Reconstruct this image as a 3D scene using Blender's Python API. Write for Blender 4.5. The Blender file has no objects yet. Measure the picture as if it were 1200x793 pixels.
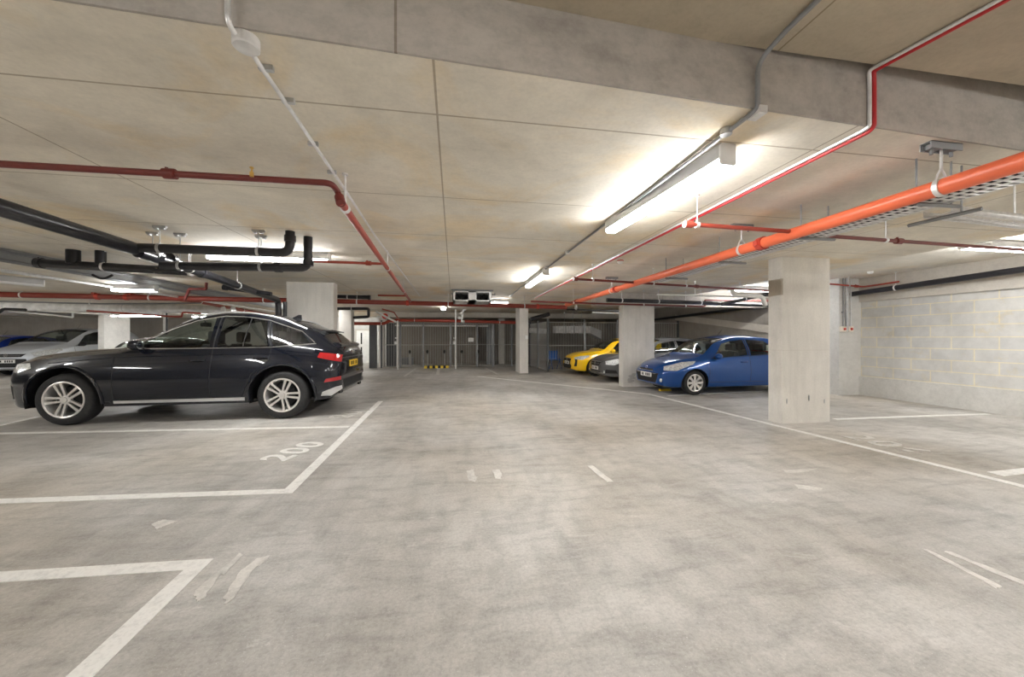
import bpy, bmesh, math, random
from mathutils import Vector, Matrix
from mathutils.bvhtree import BVHTree
random.seed(7)
PI = math.pi
SC = bpy.context.scene
COL = SC.collection

# ---------------------------------------------------------------- layout
F = 430.0; YAW = math.atan(68.5/430); H = 1.30; HOR = 396.5
CA, SA = math.cos(YAW), math.sin(YAW)
CEIL = 2.55          # soffit of the main slab
def at(u, v, z):                       # point on the level z
    d = (z-H)*F/(HOR-v); l = (u-600)/F*d
    return Vector((l*CA+d*SA, -l*SA+d*CA, z))
def on_y(u, v, Y):                     # point on the plane y = Y
    k = (u-600)/F; t = Y/(-k*SA+CA)
    return Vector(((k*CA+SA)*t, Y, H+(HOR-v)*t/F))
def on_x(u, v, X):
    k = (u-600)/F; t = X/(k*CA+SA)
    return Vector((X, (-k*SA+CA)*t, H+(HOR-v)*t/F))

# ---------------------------------------------------------------- materials
def mat(name):
    m = bpy.data.materials.new(name); m.use_nodes = True
    nt = m.node_tree; b = nt.nodes['Principled BSDF']
    return m, nt, b
def N(nt, t, **kw):
    n = nt.nodes.new(t)
    for k, v in kw.items(): setattr(n, k, v)
    return n
def plain(name, col, rough=.5, metal=0, coat=0, emit=0, spec=.5, var=0.06, vs=8):
    m, nt, b = mat(name)
    b.inputs['Roughness'].default_value = rough; b.inputs['Metallic'].default_value = metal
    b.inputs['Coat Weight'].default_value = coat; b.inputs['Coat Roughness'].default_value = .04
    b.inputs['Specular IOR Level'].default_value = spec
    tc = N(nt, 'ShaderNodeTexCoord'); no = N(nt, 'ShaderNodeTexNoise'); no.inputs['Scale'].default_value = vs
    no.inputs['Detail'].default_value = 4
    nt.links.new(tc.outputs['Object'], no.inputs['Vector'])
    r = N(nt, 'ShaderNodeValToRGB')
    r.color_ramp.elements[0].position = .3; r.color_ramp.elements[1].position = .7
    r.color_ramp.elements[0].color = [c*(1-var) for c in col]+[1]
    r.color_ramp.elements[1].color = [min(1, c*(1+var)) for c in col]+[1]
    nt.links.new(no.outputs['Fac'], r.inputs['Fac']); nt.links.new(r.outputs['Color'], b.inputs['Base Color'])
    if emit:
        b.inputs['Emission Color'].default_value = (*col, 1); b.inputs['Emission Strength'].default_value = emit
    return m
def paint(name, col, lining=(.03, .03, .032), metal=.35, rough=.32):
    m, nt, b = mat(name); b.inputs['Specular IOR Level'].default_value = .25; b.inputs['Coat IOR'].default_value = 1.5
    b.inputs['Roughness'].default_value = rough; b.inputs['Metallic'].default_value = metal
    b.inputs['Coat Weight'].default_value = 1; b.inputs['Coat Roughness'].default_value = .03
    g = N(nt, 'ShaderNodeNewGeometry'); mx = N(nt, 'ShaderNodeMix', data_type='RGBA')
    mx.inputs[6].default_value = (*col, 1); mx.inputs[7].default_value = (*lining, 1)
    nt.links.new(g.outputs['Backfacing'], mx.inputs[0]); nt.links.new(mx.outputs[2], b.inputs['Base Color'])
    return m
def glass(name, tint, gl=.9):
    m = bpy.data.materials.new(name); m.use_nodes = True; nt = m.node_tree; nt.nodes.clear()
    o = N(nt, 'ShaderNodeOutputMaterial'); mx = N(nt, 'ShaderNodeMixShader')
    t = N(nt, 'ShaderNodeBsdfTransparent'); t.inputs[0].default_value = (*tint, 1)
    g = N(nt, 'ShaderNodeBsdfGlossy'); g.inputs['Roughness'].default_value = .02
    g.inputs['Color'].default_value = (gl, gl, gl, 1)
    ge = N(nt, 'ShaderNodeNewGeometry'); dt = N(nt, 'ShaderNodeVectorMath', operation='DOT_PRODUCT')
    nt.links.new(ge.outputs['Normal'], dt.inputs[0]); nt.links.new(ge.outputs['Incoming'], dt.inputs[1])
    q = M_(nt, 'SUBTRACT', 1.0, M_(nt, 'ABSOLUTE', dt.outputs['Value']))
    fr = M_(nt, 'ADD', M_(nt, 'MULTIPLY', M_(nt, 'POWER', q, 5.0), .93), .06)
    nt.links.new(fr, mx.inputs[0]); nt.links.new(t.outputs[0], mx.inputs[1]); nt.links.new(g.outputs[0], mx.inputs[2])
    nt.links.new(mx.outputs[0], o.inputs[0])
    return m
def ramp(nt, src, stops):
    r = N(nt, 'ShaderNodeValToRGB'); e = r.color_ramp.elements
    while len(e) < len(stops): e.new(.5)
    for i, (p, c) in enumerate(stops):
        e[i].position = p; e[i].color = (*c, 1) if not isinstance(c, (int, float)) else (c, c, c, 1)
    nt.links.new(src, r.inputs['Fac']); return r.outputs['Color']
def noise(nt, vec, scale, detail=5, rough=.6, dist=0):
    n = N(nt, 'ShaderNodeTexNoise'); n.inputs['Scale'].default_value = scale
    n.inputs['Detail'].default_value = detail; n.inputs['Roughness'].default_value = rough
    n.inputs['Distortion'].default_value = dist
    nt.links.new(vec, n.inputs['Vector']); return n.outputs['Fac']
def mul(nt, a, b, fac=1, mode='MULTIPLY'):
    mx = N(nt, 'ShaderNodeMix', data_type='RGBA', blend_type=mode)
    if isinstance(fac, (int, float)): mx.inputs[0].default_value = fac
    else: nt.links.new(fac, mx.inputs[0])
    for s, i in ((a, 6), (b, 7)):
        if isinstance(s, tuple): mx.inputs[i].default_value = (*s, 1)
        else: nt.links.new(s, mx.inputs[i])
    return mx.outputs[2]
def scaled(nt, vec, sc, rot=(0, 0, 0)):
    mp = N(nt, 'ShaderNodeMapping'); mp.inputs['Scale'].default_value = sc; mp.inputs['Rotation'].default_value = rot
    nt.links.new(vec, mp.inputs['Vector']); return mp.outputs[0]
def bump(nt, b, h, st=.2, dist=.01):
    bp = N(nt, 'ShaderNodeBump'); bp.inputs['Strength'].default_value = st; bp.inputs['Distance'].default_value = dist
    nt.links.new(h, bp.inputs['Height']); nt.links.new(bp.outputs[0], b.inputs['Normal'])
def M_(nt, op, a, b=None, c=None):
    n = N(nt, 'ShaderNodeMath', operation=op)
    for i, s in enumerate((a, b, c)):
        if s is None: continue
        if isinstance(s, (int, float)): n.inputs[i].default_value = s
        else: nt.links.new(s, n.inputs[i])
    return n.outputs[0]
def wpos(nt):
    g = N(nt, 'ShaderNodeNewGeometry'); return g.outputs['Position']

def concrete(name, base, stain=.35, joints=None, streak=False, yellow=0, dark=.72):
    m, nt, b = mat(name); p = wpos(nt)
    b.inputs['Roughness'].default_value = .8; b.inputs['Specular IOR Level'].default_value = .25
    n1 = noise(nt, p, 1.1, 8, .65, .4)
    col = ramp(nt, n1, [(.3, tuple(c*dark for c in base)), (.5, tuple(c*.95 for c in base)), (.7, tuple(min(1, c*1.08) for c in base))])
    n2 = noise(nt, scaled(nt, p, (7, 7, .8) if streak else (5, 9, 9)), 1.4, 8, .7)
    col = mul(nt, col, ramp(nt, n2, [(.3, .78), (.55, 1.0)]), stain)
    n3 = noise(nt, p, 40, 4, .6)
    col = mul(nt, col, ramp(nt, n3, [(.3, .86), (.6, 1.0)]), .5)
    if yellow:
        ny = noise(nt, p, .75, 6, .6, .8)
        f = ramp(nt, ny, [(.5, 0.0), (.66, 1.0)])
        col = mul(nt, col, (1.0, .80, .48), M_(nt, 'MULTIPLY', f, yellow))
    if joints:
        sx = N(nt, 'ShaderNodeSeparateXYZ'); nt.links.new(p, sx.inputs[0])
        fac = None
        for ax, off, step, wd in joints:
            q = M_(nt, 'ABSOLUTE', M_(nt, 'SUBTRACT', M_(nt, 'FRACT', M_(nt, 'ADD', M_(nt, 'DIVIDE', M_(nt, 'SUBTRACT', sx.outputs[ax], off), step), .5)), .5))
            l = M_(nt, 'LESS_THAN', M_(nt, 'MULTIPLY', q, step), wd)
            fac = l if fac is None else M_(nt, 'MAXIMUM', fac, l)
        col = mul(nt, col, (.45, .40, .34), M_(nt, 'MULTIPLY', fac, .75))
    nt.links.new(col, b.inputs['Base Color'])
    bump(nt, b, n2, .12, .01)
    return m

def stain_column():
    m = concrete('stained column concrete', (.77, .74, .69), .45, streak=True, dark=.86); nt = m.node_tree; b = nt.nodes['Principled BSDF']
    src = b.inputs['Base Color'].links[0].from_socket; sx = N(nt, 'ShaderNodeSeparateXYZ'); nt.links.new(wpos(nt), sx.inputs[0])
    wob = M_(nt, 'MULTIPLY', noise(nt, wpos(nt), 5), .05); z = M_(nt, 'ADD', sx.outputs[2], wob)
    f = M_(nt, 'MULTIPLY', M_(nt, 'GREATER_THAN', z, 1.99), M_(nt, 'LESS_THAN', z, 2.24))
    f = M_(nt, 'MULTIPLY', f, M_(nt, 'LESS_THAN', M_(nt, 'ADD', sx.outputs[0], wob), STAIN_X))
    g = M_(nt, 'MULTIPLY', M_(nt, 'LESS_THAN', M_(nt, 'ABSOLUTE', M_(nt, 'SUBTRACT', sx.outputs[2], 1.12)), .004), .35)
    c = mul(nt, src, (.55, .50, .42), M_(nt, 'MULTIPLY', f, .8)); c = mul(nt, c, (.7, .66, .6), g)
    nt.links.new(c, b.inputs['Base Color']); return m
def floor_mat():
    m, nt, b = mat('worn screed'); p = wpos(nt)
    b.inputs['Specular IOR Level'].default_value = .35
    n1 = noise(nt, p, .55, 9, .62, .6)
    col = ramp(nt, n1, [(.28, (.30, .28, .25)), (.46, (.46, .44, .41)), (.60, (.58, .56, .53)), (.74, (.72, .705, .68))])
    n2 = noise(nt, scaled(nt, p, (1, 3.2, 1)), 2.2, 9, .72, .3)      # scuffs across the aisle
    col = mul(nt, col, ramp(nt, n2, [(.32, .66), (.52, 1.0)]), .75)
    n4 = noise(nt, scaled(nt, p, (4.2, .5, 1)), 1.3, 8, .7)         # tyre polished lanes
    col = mul(nt, col, ramp(nt, n4, [(.35, .80), (.6, 1.0)]), .6)
    nw = noise(nt, p, .22, 3, .5)
    col = mul(nt, col, (1.0, .94, .85), ramp(nt, nw, [(.46, 0.0), (.6, .8)]))
    n3 = noise(nt, p, 55, 5, .75)
    col = mul(nt, col, ramp(nt, n3, [(.36, .6), (.56, 1.0)]), .5)
    n6 = noise(nt, p, 150, 2, .5)
    col = mul(nt, col, (.86, .85, .82), M_(nt, 'MULTIPLY', ramp(nt, n6, [(.66, 0.0), (.72, 1.0)]), .5), 'MIX')
    n7 = noise(nt, scaled(nt, p, (2.4, 1.2, 1)), 2.6, 8, .68, .7)
    col = mul(nt, col, ramp(nt, n7, [(.36, .76), (.54, 1.0)]), .55)
    n5 = noise(nt, scaled(nt, p, (1, 3.0, 1)), 1.9, 10, .8, .5)
    col = mul(nt, col, (.84, .83, .80), M_(nt, 'MULTIPLY', ramp(nt, n5, [(.60, 0.0), (.72, 1.0)]), .55), 'MIX')
    nt.links.new(col, b.inputs['Base Color'])
    nt.links.new(ramp(nt, n2, [(.3, .55), (.7, .38)]), b.inputs['Roughness'])
    bump(nt, b, n3, .18, .004)
    return m
def line_mat(name, col=(.80, .79, .76), worn=.42):
    m, nt, b = mat(name); p = wpos(nt)
    n = noise(nt, p, 9, 9, .75); n2 = noise(nt, p, 60, 3, .6)
    c = ramp(nt, n, [(worn-.12, tuple(x*.72 for x in col)), (worn+.08, col)])
    c = mul(nt, c, ramp(nt, n2, [(.3, .8), (.5, 1.0)]), .6)
    nt.links.new(c, b.inputs['Base Color']); b.inputs['Roughness'].default_value = .6
    return m
def block_mat():
    m, nt, b = mat('pale blockwork'); p = wpos(nt)
    sx = N(nt, 'ShaderNodeSeparateXYZ'); nt.links.new(p, sx.inputs[0])
    cb = N(nt, 'ShaderNodeCombineXYZ')
    nt.links.new(M_(nt, 'ADD', sx.outputs[0], sx.outputs[1]), cb.inputs[0])
    nt.links.new(M_(nt, 'SUBTRACT', sx.outputs[2], .44), cb.inputs[1])
    br = N(nt, 'ShaderNodeTexBrick'); br.offset = .5
    br.inputs['Color1'].default_value = (.62, .62, .605, 1); br.inputs['Color2'].default_value = (.69, .68, .65, 1)
    br.inputs['Mortar'].default_value = (.80, .74, .58, 1); br.inputs['Scale'].default_value = 1
    br.inputs['Mortar Size'].default_value = .011; br.inputs['Brick Width'].default_value = .62; br.inputs['Row Height'].default_value = .222
    br.inputs['Mortar Smooth'].default_value = .3
    nt.links.new(cb.outputs[0], br.inputs['Vector'])
    n = noise(nt, p, 3, 8, .7)
    c = mul(nt, br.outputs['Color'], ramp(nt, n, [(.35, .78), (.6, 1.0)]), .7)
    ns = noise(nt, scaled(nt, p, (1, 2.5, 2.5)), 1.6, 7, .7, .5)
    c = mul(nt, c, (1.0, .90, .68), M_(nt, 'MULTIPLY', ramp(nt, ns, [(.56, 0.0), (.68, 1.0)]), .6))
    nt.links.new(c, b.inputs['Base Color']); b.inputs['Roughness'].default_value = .85
    bump(nt, b, br.outputs['Fac'], -.3, .01)
    return m

MT = {}
MT['floor'] = floor_mat()
MT['line'] = line_mat('white road paint')
MT['line_old'] = line_mat('worn white road paint', (.66, .64, .60), .5)
MT['ceiling'] = concrete('shuttered soffit concrete', (.83, .78, .685), .35, [(0, -.09, 2.44, .006), (1, 2.09, 1.22, .006)], yellow=.5, dark=.8)
MT['ceiling_side'] = concrete('plain soffit concrete', (.83, .79, .71), .35, yellow=.3, dark=.85)
MT['beam'] = concrete('grey beam concrete', (.50, .465, .425), .9, [(0, -.25, 6, .006)], dark=.6)
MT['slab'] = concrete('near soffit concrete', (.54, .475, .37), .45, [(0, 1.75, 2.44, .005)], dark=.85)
MT['column'] = concrete('cast column concrete', (.77, .74, .69), .45, streak=True, dark=.86)
MT['wall'] = concrete('cast wall concrete', (.58, .56, .52), .5, streak=True, dark=.8)
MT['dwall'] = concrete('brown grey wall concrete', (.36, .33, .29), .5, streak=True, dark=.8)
MT['block'] = block_mat()
MT['plinth'] = concrete('white washed plinth', (.70, .69, .66), .5, dark=.85)
MT['lintel'] = concrete('lintel concrete', (.62, .58, .52), .4, dark=.88)
MT['red'] = plain('dark red pipe paint', (.15, .02, .015), .42)
MT['main_red'] = plain('fire main red paint', (.25, .034, .02), .4)
MT['red2'] = plain('brick red pipe paint', (.36, .052, .03), .4)
MT['orange'] = plain('orange red pipe paint', (.74, .145, .06), .36, var=.08, vs=5)
MT['orange_d'] = plain('red pipe coupling paint', (.5, .05, .03), .4)
MT['cable_red'] = plain('red cable sheath', (.5, .02, .025), .45)
MT['galv'] = plain('galvanised steel', (.56, .57, .58), .38, .8, var=.15, vs=20)
MT['galvl'] = plain('bright galvanised steel', (.78, .78, .78), .4, .55, var=.1, vs=20)
MT['whitep'] = plain('white plastic', (.82, .82, .80), .4)
MT['blackp'] = plain('black drain pipe', (.018, .018, .022), .28, var=.3)
MT['blackm'] = plain('matt black', (.012, .012, .013), .6)
MT['foil'] = plain('foil lagging', (.88, .88, .88), .45, .05, var=.2, vs=6)
MT['steel_dk'] = plain('dull grey steel', (.30, .31, .32), .5, .5)
MT['mesh'] = plain('fence steel', (.62, .62, .60), .45, .5)
MT['post'] = plain('dark fence post', (.12, .125, .13), .5, .4)
MT['lamp'] = plain('lit diffuser', (.99, .985, .97), .5, emit=30, var=0)
MT['lampoff'] = plain('lamp body white', (.80, .80, .80), .45)
MT['door'] = plain('white door paint', (.84, .84, .81), .4)
MT['tyre'] = plain('tyre rubber', (.022, .022, .023), .75, var=.25, vs=30)
MT['alloy'] = plain('silver alloy', (.74, .73, .72), .28, .85)
MT['alloy_b'] = plain('bronze grey alloy', (.80, .78, .76), .3, .7)
MT['chrome'] = plain('chrome', (.86, .87, .88), .12, 1, var=.02)
MT['satin'] = plain('satin silver trim', (.74, .75, .76), .35, .6)
MT['cabin'] = plain('dark cabin plastic', (.03, .03, .033), .6)
MT['seat'] = plain('dark seat fabric', (.035, .035, .04), .8)
MT['redlamp'] = plain('red lamp lens', (.38, .008, .012), .15, coat=1)
MT['headlamp'] = plain('headlamp lens', (.72, .76, .80), .12, .3, coat=1, var=.35, vs=25)
MT['amber'] = plain('amber lens', (.8, .3, .03), .2)
MT['plate_w'] = plain('white number plate', (.80, .80, .78), .35)
MT['plate_y'] = plain('yellow number plate', (.85, .55, .03), .35)
MT['glass'] = glass('clear green glass', (.80, .88, .84))
MT['privacy'] = glass('dark privacy glass', (.42, .44, .46))
MT['scuff'] = plain('rubbed dark smear', (.50, .475, .44), .8)
MT['yellow'] = plain('yellow rubber', (.85, .60, .05), .5)
MT['blueplastic'] = plain('blue chair plastic', (.03, .13, .42), .4)
MT['brass'] = plain('brass', (.75, .50, .15), .3, .9)
MT['callred'] = plain('red button', (.6, .05, .03), .4)
MT['cream'] = plain('cream box plastic', (.86, .78, .68), .45)

# ---------------------------------------------------------------- mesh builder
class MB:
    def __init__(s): s.v = []; s.f = []; s.m = []; s.cur = 0
    def add(s, vs, fs):
        o = len(s.v); s.v += [Vector(p) for p in vs]
        for f in fs: s.f.append([i+o for i in f]); s.m.append(s.cur)
        return s
    def box(s, a, b, rz=0, piv=None):
        x0, y0, z0 = a; x1, y1, z1 = b
        vs = [(x0, y0, z0), (x1, y0, z0), (x1, y1, z0), (x0, y1, z0), (x0, y0, z1), (x1, y0, z1), (x1, y1, z1), (x0, y1, z1)]
        if rz:
            c = Vector(piv) if piv else Vector(((x0+x1)/2, (y0+y1)/2, 0)); R = Matrix.Rotation(rz, 3, 'Z')
            vs = [R@(Vector(p)-c)+c for p in vs]
        return s.add(vs, [(0, 3, 2, 1), (4, 5, 6, 7), (0, 1, 5, 4), (1, 2, 6, 5), (2, 3, 7, 6), (3, 0, 4, 7)])
    def cbox(s, c, d, rz=0):
        return s.box([c[i]-d[i]/2 for i in range(3)], [c[i]+d[i]/2 for i in range(3)], rz)
    def rbox(s, c, d, r=.01, axis=2):                      # box with rounded corners, extruded on axis
        o = [i for i in range(3) if i != axis]; pts = []
        for sx, sy, a0 in ((1, 1, 0), (-1, 1, 90), (-1, -1, 180), (1, -1, 270)):
            for k in range(5):
                a = math.radians(a0+k*22.5); pts.append((sx*(d[o[0]]/2-r)+r*math.cos(a), sy*(d[o[1]]/2-r)+r*math.sin(a)))
        vs = []
        for t in (-1, 1):
            for p in pts:
                q = [0, 0, 0]; q[o[0]] = c[o[0]]+p[0]; q[o[1]] = c[o[1]]+p[1]; q[axis] = c[axis]+t*d[axis]/2; vs.append(q)
        n = len(pts)
        return s.add(vs, [list(range(n))[::-1], list(range(n, 2*n))]+[(i, (i+1) % n, n+(i+1) % n, n+i) for i in range(n)])
    def tube(s, pts, r, n=12, cap=True):
        pts = [Vector(p) for p in pts]; rr = r if isinstance(r, (list, tuple)) else [r]*len(pts)
        up = None; rings = []
        for i, p in enumerate(pts):
            d = (pts[min(i+1, len(pts)-1)]-pts[max(i-1, 0)]).normalized()
            if up is None:
                up = Vector((0, 0, 1)) if abs(d.z) < .9 else Vector((1, 0, 0))
            a = (up-d*up.dot(d)).normalized(); b = d.cross(a); up = a
            rings.append([p+(a*math.cos(2*PI*k/n)+b*math.sin(2*PI*k/n))*rr[i] for k in range(n)])
        vs = [q for g in rings for q in g]; fs = []
        for i in range(len(pts)-1):
            for k in range(n):
                fs.append((i*n+k, i*n+(k+1) % n, (i+1)*n+(k+1) % n, (i+1)*n+k))
        if cap: fs += [list(range(n))[::-1], [(len(pts)-1)*n+k for k in range(n)]]
        return s.add(vs, fs)
    def path(s, pts, r, rad=.08, n=12, cap=True): return s.tube(fillet(pts, rad), r, n, cap)
    def prism(s, poly, a, b, axis=1):                      # polygon in the two other axes, from a to b
        o = [i for i in range(3) if i != axis]; vs = []
        for t in (a, b):
            for p in poly:
                q = [0, 0, 0]; q[o[0]] = p[0]; q[o[1]] = p[1]; q[axis] = t; vs.append(q)
        n = len(poly)
        return s.add(vs, [list(range(n))[::-1], list(range(n, 2*n))]+[(i, (i+1) % n, n+(i+1) % n, n+i) for i in range(n)])
    def lathe(s, prof, c, axis=1, n=32, sx=1):             # profile (r, t) around an axis through c
        o = [i for i in range(3) if i != axis]; vs = []
        for (r, t) in prof:
            for k in range(n):
                a = 2*PI*k/n; q = [0, 0, 0]; q[o[0]] = c[o[0]]+r*math.cos(a); q[o[1]] = c[o[1]]+r*math.sin(a); q[axis] = c[axis]+t*sx; vs.append(q)
        fs = []
        for i in range(len(prof)-1):
            for k in range(n): fs.append((i*n+k, i*n+(k+1) % n, (i+1)*n+(k+1) % n, (i+1)*n+k))
        return s.add(vs, fs)
    def ball(s, c, r, n=14):
        vs = []; fs = []
        for i in range(n//2+1):
            th = PI*i/(n//2)
            for k in range(n):
                a = 2*PI*k/n; vs.append((c[0]+r[0]*math.sin(th)*math.cos(a), c[1]+r[1]*math.sin(th)*math.sin(a), c[2]+r[2]*math.cos(th)))
        for i in range(n//2):
            for k in range(n): fs.append((i*n+k, (i+1)*n+k, (i+1)*n+(k+1) % n, i*n+(k+1) % n))
        return s.add(vs, fs)
def fillet(pts, rad, seg=6):
    pts = [Vector(p) for p in pts]; out = [pts[0]]
    for i in range(1, len(pts)-1):
        a, b, c = pts[i-1], pts[i], pts[i+1]; u = (a-b); w = (c-b)
        t = min(rad, u.length*.45, w.length*.45); p0 = b+u.normalized()*t; p1 = b+w.normalized()*t
        for k in range(seg+1):
            x = k/seg; out.append(p0*(1-x)**2+b*2*x*(1-x)+p1*x*x)
    return out+[pts[-1]]

def basis(o):
    m = Matrix.Identity(4)
    while o is not None:
        m = Matrix.LocRotScale(o.location, o.rotation_euler, o.scale)@m; o = o.parent
    return m
def obj(name, mb, m, parent=None, world=True, sharp=40, solid=0, fix=True):
    me = bpy.data.meshes.new(name)
    vs = mb.v
    if parent is not None and world:
        inv = basis(parent).inverted(); vs = [inv@p for p in vs]
    me.from_pydata([tuple(p) for p in vs], [], mb.f); me.validate()
    for x in (m if isinstance(m, (list, tuple)) else [m]): me.materials.append(MT[x] if isinstance(x, str) else x)
    if len(me.polygons) == len(mb.m): me.polygons.foreach_set('material_index', mb.m)
    if fix:
        bm = bmesh.new(); bm.from_mesh(me); bmesh.ops.recalc_face_normals(bm, faces=bm.faces); bm.to_mesh(me); bm.free()
    me.shade_smooth(); me.set_sharp_from_angle(angle=math.radians(sharp))
    o = bpy.data.objects.new(name, me); COL.objects.link(o); o.parent = parent
    if solid:
        md = o.modifiers.new('thickness', 'SOLIDIFY'); md.thickness = solid
    return o
def tag(o, label, cat, group=None):
    o['label'] = label; o['category'] = cat
    if group: o['group'] = group
    return o
def thing(name, label, cat, loc=(0, 0, 0), rz=0, group=None):
    o = bpy.data.objects.new(name, None); COL.objects.link(o); o.location = loc; o.rotation_euler = (0, 0, rz)
    o.empty_display_size = .2
    return tag(o, label, cat, group)
def struct(name, mb, m, **k):
    o = obj(name, mb, m, **k); o['kind'] = 'structure'; return o
# ---------------------------------------------------------------- cars
def pchip(tab):
    xs = [t[0] for t in tab]; ys = [t[1] for t in tab]; n = len(xs)
    h = [xs[i+1]-xs[i] for i in range(n-1)]; d = [(ys[i+1]-ys[i])/h[i] for i in range(n-1)]
    m = [d[0]]+[0 if d[i-1]*d[i] <= 0 else 2*d[i-1]*d[i]/(d[i-1]+d[i]) for i in range(1, n-1)]+[d[-1]]
    def f(x):
        x = min(max(x, xs[0]), xs[-1]); i = 0
        while i < n-2 and x > xs[i+1]: i += 1
        t = (x-xs[i])/h[i]
        return (2*t**3-3*t*t+1)*ys[i]+(t**3-2*t*t+t)*h[i]*m[i]+(-2*t**3+3*t*t)*ys[i+1]+(t**3-t*t)*h[i]*m[i+1]
    return f
def ccw(p):
    a = sum(p[i][0]*p[(i+1) % len(p)][1]-p[(i+1) % len(p)][0]*p[i][1] for i in range(len(p)))
    return p if a > 0 else p[::-1]
class Car:
    def __init__(s, name, label, cat, loc, rz, sp, K=1.0):
        s.root = thing(name, label, cat, loc, rz); s.sp = sp; s.K = K; s.L = sp['L']
        fs = {k: pchip(sp[k]) for k in ('zb', 'zc', 'zs', 'zr', 'wm', 'ws', 'wr')}; s.fs = fs
        zm = sp['zm']; L = s.L
        st = [.5*(1-math.cos(PI*i/14))*.5 for i in range(8)]
        st = sorted(set([round(x, 4) for x in st]))
        x = st[-1]
        while x < L-.5: st.append(x); x += .055
        st += [L-q for q in [.5*(1-math.cos(PI*i/14))*.5 for i in range(8)][::-1]]
        bm = bmesh.new(); s.bm = bm; rings = []
        for x in sorted(set([round(q, 4) for q in st])):
            zb, zc, zs, zr, wm, ws, wr = [fs[k](x) for k in ('zb', 'zc', 'zs', 'zr', 'wm', 'ws', 'wr')]
            z_m = min(zm, zs-.06); wb = wm-sp.get('tuck', .07); half = []
            for t in (0, .3, .6, .85): half.append((wb*t, zb))
            half.append((wb*.97, zb+.012)); half.append((wb, zb+.05))
            for k in range(1, 7): t = k/6; half.append((wb+(wm-wb)*math.sin(t*PI/2), zb+.05+(z_m-zb-.05)*t))
            for k in range(1, 6): t = k/5; half.append((wm-(wm-ws)*(1-math.cos(t*PI/2)), z_m+(zs-z_m)*t))
            for k in range(1, 9): t = k/8; half.append((ws+(wr-ws)*t+.03*min(1, (zr-zs)*2)*math.sin(PI*t), zs+(zr-zs)*t))
            for k in range(1, 11): a = k/10*PI/2; half.append((wr*math.cos(a), zr+(zc-zr)*math.sin(a)))
            loop = half+[(-y, z) for y, z in half[-2:0:-1]]
            rings.append([bm.verts.new((x, y, z)) for y, z in loop]); nh = len(half)
        n = len(rings[0])
        for i in range(len(rings)-1):
            for k in range(n): bm.faces.new((rings[i][k], rings[i+1][k], rings[i+1][(k+1) % n], rings[i][(k+1) % n]))
        for R in (rings[0], rings[-1]):                    # end caps, strip by strip
            for k in range(nh-1):
                a, b = R[k], R[k+1]; c, d = R[-(k+1) % n], R[-k % n]
                vs = []
                for q in (a, b, c, d):
                    if q not in vs: vs.append(q)
                bm.faces.new(vs)
        bmesh.ops.recalc_face_normals(bm, faces=bm.faces)
        # crown the nose and tail caps in plan
        bm.verts.ensure_lookup_table()
        s.lay = bm.faces.layers.int.new('tag'); s.tags = {}
        s.bvh = BVHTree.FromBMesh(bm)
    def cut(s, tagname, axis, poly, cond):
        bm = s.bm; ia, ib = {'y': (0, 2), 'x': (1, 2), 'z': (0, 1)}[axis]; poly = ccw(poly)
        if tagname not in s.tags: s.tags[tagname] = len(s.tags)+1
        t = s.tags[tagname]
        lo = (min(p[0] for p in poly), min(p[1] for p in poly)); hi = (max(p[0] for p in poly), max(p[1] for p in poly))
        def near(f):
            if not cond(f.calc_center_median()) : return False
            a = [v.co[ia] for v in f.verts]; b = [v.co[ib] for v in f.verts]
            return max(a) > lo[0] and min(a) < hi[0] and max(b) > lo[1] and min(b) < hi[1]
        act = [f for f in bm.faces if f[s.lay] == 0 and near(f)]
        n = len(poly)
        for i in range(n):
            p, q = poly[i], poly[(i+1) % n]; no = [0, 0, 0]; co = [0, 0, 0]
            no[ia] = q[1]-p[1]; no[ib] = -(q[0]-p[0]); co[ia] = p[0]; co[ib] = p[1]
            no = Vector(no).normalized(); co = Vector(co)
            c2 = [f for f in act if min((v.co-co).dot(no) for v in f.verts) < -1e-6]
            ge = set()
            for f in c2: ge.add(f); ge.update(f.edges); ge.update(f.verts)
            if not ge: return
            r = bmesh.ops.bisect_plane(bm, geom=list(ge), dist=1e-6, plane_co=co, plane_no=no)
            act = [g for g in r['geom'] if isinstance(g, bmesh.types.BMFace) and (g.calc_center_median()-co).dot(no) < 0]
        for f in act: f[s.lay] = t
    def both(s, name, poly, x0=-9, x1=9, ymin=.3, zmin=-9):
        s.cut(name+'#l', 'y', poly, lambda c: c.y > ymin and c.z > zmin)
        s.cut(name+'#r', 'y', poly, lambda c: c.y < -ymin and c.z > zmin)
    def side(s, x, z, sgn, off=0):
        h = s.bvh.ray_cast(Vector((x, 3*sgn, z)), Vector((0, -sgn, 0)))
        return (h[0]+h[1].normalized()*off) if h[0] is not None else Vector((x, .8*sgn, z))
    def front(s, y, z, off=0, rear=False):
        o = Vector((s.L+2, y, z)) if rear else Vector((-2, y, z))
        h = s.bvh.ray_cast(o, Vector((-1 if rear else 1, 0, 0)))
        return (h[0]+Vector((off if rear else -off, 0, 0))) if h[0] is not None else Vector((0, y, z))
    def top(s, x, y, off=0):
        h = s.bvh.ray_cast(Vector((x, y, 4)), Vector((0, 0, -1)))
        return h[0]+Vector((0, 0, off))
    def T(s, p):
        p = Vector(p); x = s.sp['remap'](p.x) if 'remap' in s.sp else p.x
        return Vector((x-s.L/2, p.y, p.z))*s.K
    def part(s, name, mb, m, parent=None, label=None, **k):
        mb.v = [s.T(p) for p in mb.v]
        o = obj(name, mb, m, parent or s.root, world=False, **k)
        if label: o['label'] = label
        return o
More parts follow.
